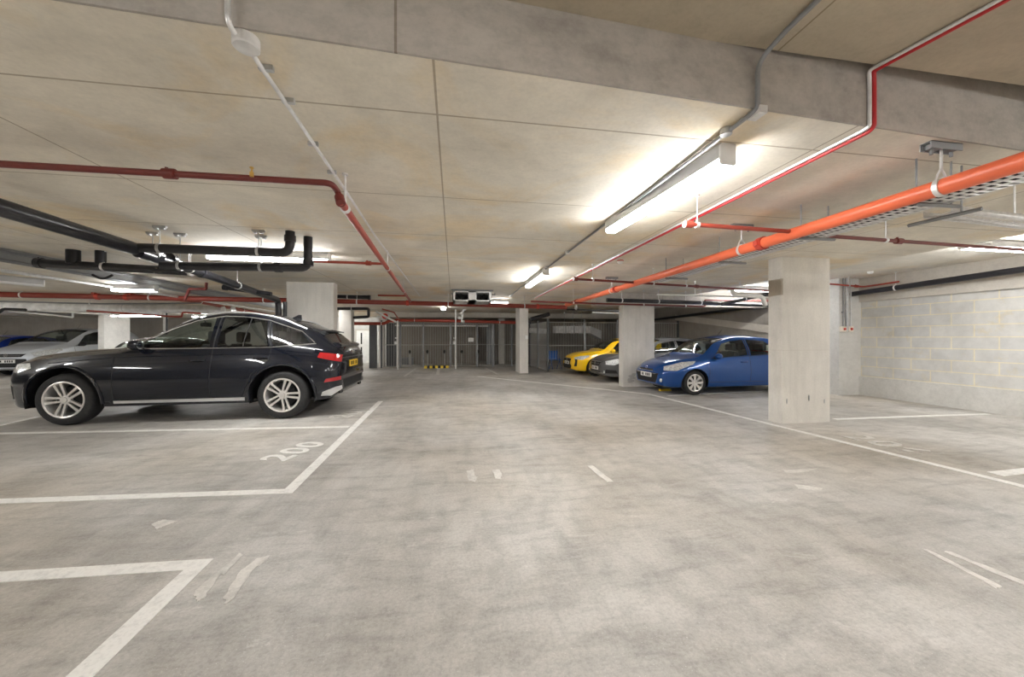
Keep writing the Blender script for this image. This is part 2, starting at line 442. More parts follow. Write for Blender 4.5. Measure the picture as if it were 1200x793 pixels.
    def finish(s, spec, paintm):
        bm = s.bm; lay = s.lay; inv = {v: k for k, v in s.tags.items()}; out = {}
        groups = {}
        for f in bm.faces: groups.setdefault(f[lay], []).append(f)
        for t, fs in groups.items():
            key = inv.get(t, 'body'); nm = key.split('#')[0]
            if nm == 'void': continue
            sp = spec.get(nm, {}); off = sp.get('off', 0)
            mb = MB(); ix = {}
            nrm = {}
            for f in fs:
                for v in f.verts: nrm[v] = nrm.get(v, Vector())+f.normal
            for f in fs:
                row = []
                for v in f.verts:
                    if v not in ix: ix[v] = len(mb.v); mb.v.append(v.co+nrm[v].normalized()*off)
                    row.append(ix[v])
                mb.f.append(row); mb.m.append(0)
            o = s.part(sp.get('name', nm), mb, sp.get('mat', paintm), fix=False, sharp=sp.get('sharp', 35), label=sp.get('label'))
            out.setdefault(nm, []).append(o)
        bm.free(); return out

def circle(cx, cz, r, n=26): return [(cx+r*math.cos(2*PI*k/n), cz+r*math.sin(2*PI*k/n)) for k in range(n)]

def wheels(c, style, alloy, R, w=.22, arch=.055, flare=None):
    for xw in (c.sp['fa'], c.sp['ra']):
        for sg in (1, -1):
            yo = sg*(c.fs['wm'](xw)-.035)                    # outer face
            t = MB(); yc = yo-sg*w/2
            t.lathe([(R*.69, w/2-.012), (R*.74, w/2), (R*.9, w/2-.002), (R*.97, w/2-.022), (R, w/2-.055), (R, -w/2+.055), (R*.97, -w/2+.02), (R*.9, -w/2), (R*.69, -w/2+.01), (R*.66, 0), (R*.69, w/2-.012)], (xw, yc, R), 1, 40, sg)
            ty = c.part('tyre', t, 'tyre')
            r = MB(); rr = R*.7
            r.lathe([(rr+.004, w/2-.002), (rr-.006, w/2+.002), (rr-.022, w/2-.004), (rr-.03, w/2-.03), (rr-.04, -w/2+.02), (rr-.05, -w/2+.02), (rr-.035, w/2-.035), (rr-.026, w/2-.012)], (xw, yc, R), 1, 40, sg)
            hub = .062 if style != 'cover' else .05
            r.lathe([(0, w/2-.012), (hub*.55, w/2-.012), (hub*.6, w/2-.02), (hub, w/2-.024), (hub+.01, w/2-.06), (0, w/2-.08)], (xw, yc, R), 1, 24, sg)
            nsp = {'five': 5, 'cover': 8, 'ten': 10, 'six': 6}[style]
            def bar(a, o0, o1, w0, w1, y0, y1, th):
                ca, sa = math.cos(a), math.sin(a); vs = []
                for (rad, o, ww, yy) in ((hub*.85, o0, w0, y0), (rr-.012, o1, w1, y1)):
                    for (dw, dy) in ((-ww/2, 0), (ww/2, 0), (ww/2*.8, -th), (-ww/2*.8, -th)):
                        tt = o+dw; px = rad*ca-tt*sa; pz = rad*sa+tt*ca
                        vs.append((xw+px, yc+sg*(yy+dy), R+pz))
                r.add(vs, [(0, 1, 2, 3), (4, 7, 6, 5), (0, 4, 5, 1), (1, 5, 6, 2), (2, 6, 7, 3), (3, 7, 4, 0)])
            ph = .35 if xw < 2 else .9
            for k in range(nsp):
                a = 2*PI*k/nsp+PI/2+ph*(style == 'five')
                if style == 'five':
                    bar(a, -.024, -.040, .026, .036, w/2-.022, w/2-.008, .03); bar(a, .024, .040, .026, .036, w/2-.022, w/2-.008, .03)
                elif style == 'cover': bar(a, 0, 0, .045, .075, w/2-.018, w/2-.006, .012)
                else: bar(a, 0, 0, .026, .032, w/2-.02, w/2-.008, .02)
            c.part('alloy_wheel', r, alloy, parent=ty)
            d = MB(); d.lathe([(.0, w/2-.10), (rr*.66, w/2-.10), (rr*.66, w/2-.12), (0, w/2-.12)], (xw, yc, R), 1, 28, sg)
            d.cbox((xw+rr*.5, yc+sg*(w/2-.1), R), (.07, .07, .16))
            c.part('brake_disc', d, 'blackm', parent=ty)
            b = MB(); b.lathe([(rr-.03, -w/2+.04), (0, -w/2+.04)], (xw, yc, R), 1, 28, sg)
            # well liner
            ra = R+arch; yw = c.fs['wm'](xw); n = 22; vs = []
            for yy in (yw-.035, yw-.34):
                for k in range(n+1):
                    a = PI*k/n*1.16-.08*PI; vs.append((xw+(ra+.004)*math.cos(a), sg*yy, R+(ra+.004)*math.sin(a)))
            q = MB(); q.add(vs, [(k, k+1, n+2+k, n+1+k) for k in range(n)]+[list(range(n+1, 2*n+2))])
            q.add([(v[0], v[1], v[2]) for v in b.v], b.f)
            c.part('wheel_arch_liner', q, 'blackm')
            if flare:
                f = MB(); pts = []
                for k in range(23):
                    a = -.10*PI+1.2*PI*k/22
                    z = R+(ra+.012)*math.sin(a)
                    if z < c.fs['zb'](xw)+.03: continue
                    p = c.side(xw+(ra+.012)*math.cos(a), z, sg, -.004); pts.append(p)
                f.tube(pts, .022, 8); c.part('arch_moulding', f, flare)
def arches(c, R, arch=.055):
    for xw in (c.sp['fa'], c.sp['ra']):
        ra = R+arch; c.both('void', circle(xw, R, ra), ymin=c.fs['wm'](xw)-.36)
        z0 = c.fs['zb'](xw)+.04
        for sg in (1, -1):
            y1 = sg*1.1; y0 = sg*(c.fs['wm'](xw)-.34)
            c.cut('void', 'z', [(xw-ra*.97, min(y0, y1)), (xw+ra*.97, min(y0, y1)), (xw+ra*.97, max(y0, y1)), (xw-ra*.97, max(y0, y1))], lambda p: p.z < z0)
def interior(c, belt, roof, xs=(1.9, 2.9), wheel_y=-.36, dash=1.55):
    w = c.fs['ws'](2.2)-.16
    for (x, ys) in ((xs[0], (-.38, .38)), (xs[1], (-.42, 0, .42))):
        for y in ys:
            m = MB(); m.rbox((x, y, belt-.52), (.5, .5 if len(ys) == 2 else .4, .16), .05, 2)
            m.prism([(x+.2, belt-.55), (x+.32, belt-.55), (x+.50, belt+.06), (x+.40, belt+.08)], y-.23 if len(ys) == 2 else y-.19, y+.23 if len(ys) == 2 else y+.19, 1)
            o = c.part('seat', m, 'seat')
            h = MB(); h.rbox((x+.47, y, belt+.19), (.10, .26, .19), .04, 1); h.tube([(x+.46, y-.06, belt), (x+.47, y-.06, belt+.12)], .008, 6); h.tube([(x+.46, y+.06, belt), (x+.47, y+.06, belt+.12)], .008, 6)
            c.part('headrest', h, 'seat', parent=o)
    m = MB(); m.prism([(dash-.25, belt-.02), (dash+.30, belt+.0), (dash+.36, belt-.12), (dash+.25, belt-.4), (dash-.25, belt-.4)], -w, w, 1)
    c.part('dashboard', m, 'cabin')
    m = MB(); cx, cz = dash+.50, belt-.07; pts = []
    for k in range(21):
        a = 2*PI*k/20; pts.append((cx+.18*math.cos(a)*.35, wheel_y+.18*math.sin(a), cz+.18*math.cos(a)*.93))
    m.tube(pts, .014, 6); m.tube([(cx, wheel_y, cz), (dash+.3, wheel_y, cz-.08)], .03, 8); m.tube([pts[5], pts[15]], .014, 6); m.ball((cx, wheel_y, cz), (.03, .06, .05))
    c.part('steering_wheel', m, 'cabin')
    xm = dash+.42
    m = MB(); m.rbox((xm+.1, 0, roof-.16), (.03, .24, .07), .02, 0); m.tube([(xm+.1, 0, roof-.13), (xm+.05, 0, roof-.05)], .01, 6)
    c.part('rear_view_mirror', m, 'cabin')
    m = MB(); m.box((.6, -w-.06, c.fs['zb'](2)+.03), (c.L-.5, w+.06, c.fs['zb'](2)+.06)); c.part('cabin_floor', m, 'cabin')
def mirrors(c, x, z, bodym, wy=None):
    for sg in (1, -1):
        p = c.side(x, z, sg)
        m = MB(); m.ball((x, p.y+sg*.12, z+.035), (.075, .11, .075)); o = c.part('door_mirror', m, bodym)
        g = MB(); g.lathe([(0, .0), (.062, 0)], (x+.062, p.y+sg*.12, z+.035), 0, 20); c.part('mirror_glass', g, 'chrome', parent=o)
        a = MB(); a.box((x-.03, min(p.y-sg*.03, p.y+sg*.07), z-.035), (x+.03, max(p.y-sg*.03, p.y+sg*.07), z+.0)); c.part('mirror_arm', a, 'blackm', parent=o)
def seam(c, name, m, polys, r=.0055, sg=(1, -1)):
    for g in sg:
        b = MB()
        for pl in polys:
            pts = []
            for i in range(len(pl)-1):
                for k in range(8):
                    t = k/8; pts.append(c.side(pl[i][0]*(1-t)+pl[i+1][0]*t, pl[i][1]*(1-t)+pl[i+1][1]*t, g, .0))
            pts.append(c.side(pl[-1][0], pl[-1][1], g))
            b.tube(pts, r, 6)
        c.part(name, b, m)
def handles(c, pts, m):
    for g in (1, -1):
        for x, z in pts:
            p = c.side(x, z, g, .012); q = c.side(x+.19, z+.005, g, .012); mid = (p+q)/2+Vector((0, g*.02, 0))
            b = MB(); b.tube(fillet([p-Vector((0, g*.014, 0)), p+(mid-p)*.4+Vector((0, g*.006, 0)), q+(mid-q)*.4+Vector((0, g*.006, 0)), q-Vector((0, g*.014, 0))], .03), .016, 8)
            c.part('door_handle', b, m)
def dashes(mb, p0, ydir, w, h, xoff, n=7):               # unreadable dark characters on a plate
    for i in range(n):
        if i == 4: continue
        y = -w*.42+w*.84*(i+.5)/n
        mb.cbox((p0.x+xoff, p0.y+y*ydir, p0.z), (.003, w*.075, h*.6))
def plate(c, y, z, rear, m, w=.52, h=.11, lean=0):
    p = c.front(y, z, .012, rear)
    b = MB(); b.rbox(p, (.014, w, h), .012, 0); b.cur = 1; dashes(b, p, 1, w, h, .0075 if rear else -.0075)
    c.part('number_plate', b, [m, 'blackm'])
def surf_tube(c, pts, r, n=6): b = MB(); b.tube(pts, r, n); return b

def audi():
    sp = dict(L=4.69, fa=.89, ra=3.71, zm=.62, tuck=.05, remap=lambda x: x*.7 if x < .3 else (x-.09 if x < 4.2 else 4.11+(x-4.2)*.62),
      zb=[(0, .32), (.12, .27), (.4, .24), (4.2, .25), (4.5, .30), (4.69, .40)],
      zc=[(0, .84), (.05, .92), (.2, .98), (.5, 1.03), (1, 1.08), (1.42, 1.11), (1.55, 1.14), (2.0, 1.38), (2.4, 1.585), (2.8, 1.655), (3.2, 1.64), (3.6, 1.56), (3.95, 1.44), (4.22, 1.32), (4.32, 1.22), (4.5, 1.15), (4.62, 1.10), (4.69, 1.02)],
      zs=[(0, .74), (.1, .82), (.3, .88), (.9, .96), (1.5, 1.01), (2.5, 1.035), (3.5, 1.06), (4.1, 1.07), (4.5, 1.02), (4.69, .93)],
      zr=[(0, .80), (.1, .89), (.3, .94), (.9, 1.02), (1.45, 1.07), (1.62, 1.12), (2.0, 1.33), (2.42, 1.53), (2.8, 1.60), (3.2, 1.585), (3.5, 1.525), (3.95, 1.36), (4.15, 1.25), (4.35, 1.14), (4.55, 1.07), (4.69, .98)],
      wm=[(0, .62), (.04, .72), (.12, .81), (.3, .89), (.6, .935), (1.0, .945), (3.6, .945), (4.2, .92), (4.5, .86), (4.63, .80), (4.69, .72)],
      ws=[(0, .55), (.04, .64), (.12, .73), (.3, .82), (.7, .87), (1.5, .885), (3.4, .885), (4.0, .85), (4.4, .80), (4.6, .73), (4.69, .66)],
      wr=[(0, .42), (.1, .55), (.3, .64), (.8, .72), (1.45, .76), (1.62, .75), (2.4, .635), (2.9, .62), (3.5, .615), (4.0, .60), (4.2, .60), (4.35, .66), (4.6, .64), (4.69, .58)])
    return sp
def build_audi():
    K = 1.06; sp = audi(); R = .365
    loc = (-2.72+.0, 0, 0)
    xw = -5.72; loc = (xw+(sp['L']/2-sp['fa']+.09)*K, 6.40+.93*K, 0)
    c = Car('coupe_suv', 'black coupe-roofed SUV parked beside the bay marked 200', 'car', loc, 0, sp, K)
    MT['audi'] = paint('black metallic paint', (.004, .006, .013), metal=.2, rough=.25)
    arches(c, R, .095)
    c.both('side_window', [(1.66, 1.085), (2.70, 1.095), (2.68, 1.545), (2.40, 1.485), (2.1, 1.345)], zmin=1.0)
    c.both('rear_side_window', [(2.80, 1.095), (3.50, 1.105), (3.40, 1.50), (3.1, 1.55), (2.80, 1.557)], zmin=1.0)
    c.both('quarter_window', [(3.56, 1.11), (4.07, 1.15), (3.88, 1.33), (3.48, 1.475)], zmin=1.0)
    c.cut('windscreen', 'z', [(1.58, -.68), (1.58, .68), (2.34, .57), (2.34, -.57)], lambda p: p.z > 1.1 and abs(p.y) < .75)
    c.cut('rear_window', 'z', [(3.72, -.50), (3.72, .50), (4.20, .53), (4.20, -.53)], lambda p: p.z > 1.2)
    c.both('headlight', [(.02, .74), (.34, .755), (.50, .81), (.46, .88), (.30, .875), (.05, .83)], ymin=.45)
    c.cut('grille', 'x', [(-.42, .46), (.42, .46), (.54, .66), (.44, .82), (-.44, .82), (-.54, .66)], lambda p: p.x < .25)
    c.both('tail_light', [(4.20, .93), (4.72, .845), (4.72, .955), (4.55, .985), (4.24, 1.01)], ymin=.3)
    c.cut('tail_light_bar', 'x', [(-.80, .90), (.80, .90), (.80, .925), (-.80, .925)], lambda p: p.x > 4.5)
    c.both('rear_reflector', [(4.36, .545), (4.72, .57), (4.72, .63), (4.40, .60)], ymin=.3)
    c.both('rear_skid_trim', [(4.28, .34), (4.50, .335), (4.69, .42), (4.72, .50), (4.60, .47), (4.34, .44)], ymin=.2)
    c.cut('rear_bumper_insert', 'x', [(-.55, .42), (.55, .42), (.62, .56), (-.62, .56)], lambda p: p.x > 4.5)
    c.both('sill_trim', [(1.50, .30), (3.20, .30), (3.20, .35), (1.50, .34)], ymin=.7)
    c.both('bumper_slot', [(.03, .40), (.24, .38), (.26, .56), (.04, .62)], ymin=.5)
    c.both('front_door', [(1.50, .36), (2.72, .36), (2.74, 1.08), (1.50, 1.07)], ymin=.6)
    c.both('rear_door', [(2.74, .36), (3.16, .36), (3.28, .72), (3.52, .92), (3.54, 1.09), (2.76, 1.08)], ymin=.6)
    c.cut('bonnet', 'z', [(.12, -.60), (.12, .60), (1.44, .72), (1.44, -.72)], lambda p: p.z > .75 and p.x < 1.46 and abs(p.y) < .75)
    gl = dict(mat='glass', off=-.006); pv = dict(mat='privacy', off=-.006)
    c.finish({'body': dict(name='body'), 'side_window': gl, 'rear_side_window': pv, 'quarter_window': pv, 'windscreen': gl, 'rear_window': pv,
      'headlight': dict(mat='headlamp', off=.004), 'grille': dict(mat='blackm'), 'tail_light': dict(mat='redlamp', off=.008, label='red tail lamp lens'),
      'tail_light_bar': dict(mat='chrome', off=.004), 'rear_reflector': dict(mat='redlamp', off=.005), 'rear_skid_trim': dict(mat='satin', off=.014, label='silver rear bumper trim'),
      'rear_bumper_insert': dict(mat='blackm'), 'bumper_slot': dict(mat='blackm', off=-.003), 'sill_trim': dict(mat='satin', off=.012, label='silver sill blade')}, 'audi')
    wheels(c, 'five', 'alloy_b', R, .24, .095, 'audi')
    interior(c, 1.06, 1.62, (2.05, 3.0), .36, 1.62)
    mirrors(c, 1.80, 1.10, 'audi')
    seam(c, 'shut_line', 'blackm', [[(1.50, .36), (1.50, 1.06)], [(2.73, .36), (2.75, 1.08)], [(1.50, .355), (3.16, .355), (3.30, .70), (3.52, .90), (3.55, 1.07)]])
    seam(c, 'window_surround', 'chrome', [[(1.60, 1.072), (2.75, 1.082), (3.55, 1.094), (4.14, 1.145)], [(1.62, 1.085), (2.1, 1.362), (2.42, 1.50), (2.80, 1.572), (3.1, 1.566), (3.42, 1.515), (3.9, 1.34), (4.12, 1.16)]], .009)
    seam(c, 'window_pillar', 'blackm', [[(2.75, 1.09), (2.75, 1.55)]], .012)
    seam(c, 'window_pillar', 'blackm', [[(3.53, 1.11), (3.44, 1.49)]], .012)
    seam(c, 'window_divider', 'blackm', [[(3.15, 1.11), (3.17, 1.54)]], .008)
    seam(c, 'character_line', 'audi', [[(.70, .88), (1.5, .955), (2.7, .985), (3.6, .99), (4.2, .955)]], .006)
    handles(c, [(2.47, .90), (3.33, .93)], 'audi')
    for sg in (1, -1):
        b = MB(); pts = [c.top(x, sg*(c.fs['wr'](x)-.02), .028 if 2.4 < x < 3.75 else .004) for x in (2.2, 2.32, 2.45, 2.7, 2.95, 3.2, 3.45, 3.65, 3.82, 3.95)]
        b.tube(fillet(pts, .1), .013, 8); c.part('roof_rail', b, 'satin')
        b = MB(); p = c.side(3.42, .62, sg)
    for x, nm, mt in ((3.55, 'antenna_fin', 'audi'),):
        b = MB(); z = c.top(x, 0).z; b.prism([(x-.10, z-.01), (x+.10, z-.02), (x+.09, z+.065), (x+.05, z+.07)], -.012, .012, 1); c.part(nm, b, mt)
    b = MB(); z = c.top(4.2, 0).z; b.prism([(3.95, z+.075), (4.12, z+.042), (4.22, z+.025), (4.22, z+.008), (4.12, z+.01), (4.0, z+.02)], -.50, .50, 1); c.part('roof_spoiler', b, 'blackm')
    b = MB(); b.prism([(4.42, 1.165), (4.52, 1.16), (4.64, 1.125), (4.62, 1.09), (4.5, 1.08)], -.56, .56, 1); c.part('boot_lip_spoiler', b, 'audi')
    plate(c, 0, .80, True, 'plate_y'); plate(c, 0, .52, False, 'plate_w')
    for y in (-.165, -.055, .055, .165):                    # rings on the grille and the tailgate
        for rear, z in ((False, .64), (True, 1.0)):
            k = .8 if not rear else .55; p = c.front(y*k*.75, z, .012, rear); b = MB(); pts = [(p.x, p.y+.058*k*math.cos(a*PI/10), p.z+.058*k*math.sin(a*PI/10)) for a in range(21)]
            b.tube(pts, .006*k, 6); c.part('emblem_ring', b, 'chrome')
    for sg in (1, -1):
        p = c.front(sg*.6, .37, -.02, True); b = MB(); b.rbox(p, (.06, .16, .06), .028, 0); c.part('exhaust_tip', b, 'blackm')
    return c

def hatch(L, W, Hh, fa, ra, cowl=1.0, head=1.75, zh=.93, boot=.12, tailz=.95, nose=.70, van=False):
    w = W/2; s_ = Hh/1.48
    if van:
        zc = [(0, nose-.06), (.05, nose+.02), (.2, nose+.10), (.5, nose+.19), (cowl, zh+.06), (cowl+.12, zh+.12), (head, Hh-.06), (head+.5, Hh), (L-1.0, Hh-.02), (L-.35, Hh-.10), (L-.12, tailz+.25), (L-.03, tailz), (L, tailz-.12)]
        zr = [(0, nose-.1), (.2, nose+.05), (.5, nose+.13), (cowl, zh+.03), (cowl+.15, zh+.10), (head, Hh-.14), (head+.5, Hh-.08), (L-1, Hh-.1), (L-.35, Hh-.2), (L-.12, tailz+.15), (L, tailz-.16)]
    else:
        zc = [(0, nose-.08), (.04, nose), (.15, nose+.07), (.45, nose+.16), (cowl, zh+.04), (cowl+.10, zh+.085), ((cowl+head)/2+.05, (zh+Hh)/2+.09), (head, Hh-.07), (head+.45, Hh), (L-1.1, Hh-.03), (L-.45, Hh-.13), (L-.30, Hh-.24), (L-.10, tailz+.10), (L-.03, tailz), (L, tailz-.12)]
        zr = [(0, nose-.12), (.15, nose), (.45, nose+.10), (cowl, zh), (cowl+.15, zh+.07), ((cowl+head)/2+.08, (zh+Hh)/2+.05), (head, Hh-.13), (head+.45, Hh-.07), (L-1.1, Hh-.10), (L-.5, Hh-.20), (L-.3, Hh-.30), (L-.10, tailz+.02), (L, tailz-.16)]
    zs = [(0, nose-.18), (.1, nose-.10), (.4, nose+.0), (.8, nose+.10), (cowl+.2, zh-.07), (L*.6, zh+.0), (L-.5, zh+.04), (L-.1, zh-.02), (L, tailz-.22)]
    return dict(L=L, fa=fa, ra=ra, zm=.58, tuck=.045,
      zb=[(0, .26), (.12, .20), (.4, .18), (L-.4, .20), (L-.12, .26), (L, .34)], zc=zc, zs=zs, zr=zr,
      wm=[(0, w*.62), (.04, w*.73), (.12, w*.83), (.3, w*.93), (.6, w*.985), (1.0, w), (L-.9, w), (L-.4, w*.96), (L-.12, w*.88), (L-.03, w*.8), (L, w*.74)],
      ws=[(0, w*.55), (.04, w*.65), (.12, w*.75), (.3, w*.85), (.7, w*.92), (1.4, w*.94), (L-1.0, w*.94), (L-.4, w*.89), (L-.1, w*.8), (L, w*.7)],
      wr=[(0, w*.42), (.1, w*.55), (.3, w*.66), (.7, w*.76), (cowl, w*.82), (cowl+.15, w*.80), (head, w*.68), (head+.6, w*.665), (L-.6, w*.65), (L-.3, w*.66), (L-.1, w*.7), (L, w*.6)])
def build_hatch(name, label, loc, rz, K, sp, paintm, o):
    """small cars: o holds the light, grille and wheel shapes"""
    R = o.get('R', .30); L = sp['L']; c = Car(name, label, 'car', loc, rz, sp, K); zh = o['zh']; cowl = o['cowl']; head = o['head']; Hh = o['H']
    arches(c, R, .05); B = o['B']; C = o['C']
    zt = lambda x: c.fs['zr'](x)-.055
    zbelt = lambda x: c.fs['zs'](x)+.035
    a0 = cowl+.30
    am = (a0+head)/2+.1
    c.both('side_window', [(a0, zbelt(a0)), (B-.04, zbelt(B)), (B-.04, zt(B)), (head+.12, zt(head+.12)), (am, zt(am)-.01)], zmin=.8)
    c.both('rear_side_window', [(B+.05, zbelt(B)), (C, zbelt(C)), (C+.02, zbelt(C)+.12), (C-.22, zt(C-.22)), (B+.05, zt(B))], zmin=.8)
    if o.get('quarter'): c.both('quarter_window', [(C+.08, zbelt(C)+.01), (C+.46, zbelt(C)+.06), (C+.35, zt(C+.35)-.03), (C-.08, zt(C))], zmin=.8)
    c.cut('windscreen', 'z', [(cowl+.10, -sp['W']*.39), (cowl+.10, sp['W']*.39), (head-.03, sp['W']*.325), (head-.03, -sp['W']*.325)], lambda p: p.z > zh and p.x < head+.2)
    c.cut('rear_window', 'x', [(-.52, zh+.10), (.52, zh+.10), (.48, Hh-.28), (-.48, Hh-.28)], lambda p: p.x > L-.6)
    for pl in o['head_poly']: c.both('headlight', pl, ymin=o.get('hy', .38))
    for pl in o['grille']: c.cut('grille', 'x', pl, lambda p: p.x < .3)
    for pl in o.get('upper', []): c.cut('upper_grille', 'x', pl, lambda p: p.x < .3)
    for pl in o.get('fang', []): c.both('bumper_slot', pl, ymin=.4)
    c.both('tail_light', [(L-.28, zh-.12), (L+.1, zh-.14), (L+.1, zh+.1), (L-.22, zh+.1)], ymin=.3)
    c.both('front_door', [(cowl+.16, .32), (B, .32), (B, zbelt(B)-.02), (cowl+.2, zbelt(cowl+.3)-.03)], ymin=.5)
    if not o.get('two'): c.both('rear_door', [(B+.01, .32), (sp['ra']-.42, .32), (sp['ra']-.25, .62), (C, .8), (C, zbelt(C)-.02), (B+.01, zbelt(B)-.02)], ymin=.5)
    c.cut('bonnet', 'z', [(.14, -.52), (.14, .52), (cowl, sp['W']*.38), (cowl, -sp['W']*.38)], lambda p: p.z > .62 and p.x < cowl+.05 and abs(p.y) < .72)
    gl = dict(mat='glass', off=-.005)
    c.finish({'side_window': gl, 'rear_side_window': dict(mat=o.get('rg', 'glass'), off=-.005), 'quarter_window': gl, 'windscreen': gl, 'rear_window': gl,
        'headlight': dict(mat='headlamp', off=.004), 'grille': dict(mat='blackm', off=-.004), 'upper_grille': dict(mat=o.get('um', 'blackm'), off=.003), 'bumper_slot': dict(mat='blackm', off=.003),
        'tail_light': dict(mat='redlamp', off=.006)}, paintm)
    wheels(c, o.get('style', 'ten'), 'alloy', R, .20, .05)
    interior(c, zh+.04, Hh-.05, (cowl+.65, cowl+1.5), .34, cowl+.22)
    mirrors(c, cowl+.36, zbelt(cowl+.4)+.0, o.get('mm', paintm))
    seam(c, 'shut_line', 'blackm', [[(cowl+.16, .32), (cowl+.18, zbelt(cowl+.3)-.03)], [(B, .32), (B, zbelt(B)-.02)], [(cowl+.16, .315), (sp['ra']-.42, .315), (sp['ra']-.25, .62), (C+.02, .8), (C+.02, zbelt(C))]], .004)
    seam(c, 'window_pillar', 'blackm', [[(B, zbelt(B)), (B, zt(B))]], .016)
    seam(c, 'window_seal', 'blackm', [[(a0-.05, zbelt(a0)-.012), (C+.02, zbelt(C)-.012)]], .007)
    handles(c, [(B-.27, zh-.13), (C-.26, zh-.10)], o.get('hm', paintm))
    plate(c, 0, o.get('pz', .42), False, 'plate_w'); plate(c, 0, .72, True, 'plate_y')
    if 'chrome_bar' in o:
        for z, w_ in o['chrome_bar']:
            b = MB(); b.tube([c.front(y, z+.02*(abs(y)/w_)**2*0, .008) for y in [w_*(-1+2*k/12) for k in range(13)]], .009, 6); c.part('grille_bar', b, 'chrome')
    ez = o.get('emblem', (.62, 'oval')); p = c.front(0, ez[0], .01)
    b = MB()
    ex, ey = (.055, .032) if ez[1] == 'oval' else (.05, .05)
    pts = [(p.x, p.y+ex*math.cos(a*PI/12), p.z+ey*math.sin(a*PI/12)) for a in range(25)]; b.tube(pts, .006, 6)
    b.cur = 1; b.add([(p.x+.001, q[1], q[2]) for q in pts[:-1]], [list(range(24))]); b.cur = 0
    if ez[1] != 'oval': b.tube([(p.x-.003, p.y-.03, p.z-.02), (p.x-.003, p.y, p.z+.03), (p.x-.003, p.y+.03, p.z-.02)], .006, 6)
    c.part('emblem', b, ['chrome', 'blueplastic' if ez[1] == 'oval' else 'blackm'])
    for sg in (1, -1):
        if 'fog' in o:
            y, z = o['fog']; p = c.front(sg*y, z, .006); b = MB(); b.lathe([(0, -.012), (.035, -.008), (.042, 0), (.05, .004), (.05, .02)], p, 0, 18); c.part('fog_lamp', b, 'headlamp')
    b = MB(); x = o.get('aer', head+.25); z = c.top(x, 0).z; b.tube([(x, 0, z-.01), (x+.16, 0, z+.17)], [.006, .003], 6); c.part('aerial', b, 'blackm')
    # wipers
    b = MB()
    for y0, y1 in ((-.45, .08), (.05, .52)):
        b.tube([c.top(cowl+.09, y0, .012), c.top(cowl+.13, (y0+y1)/2, .014), c.top(cowl+.2, y1, .012)], .008, 6)
    c.part('windscreen_wiper', b, 'blackm')
    return c

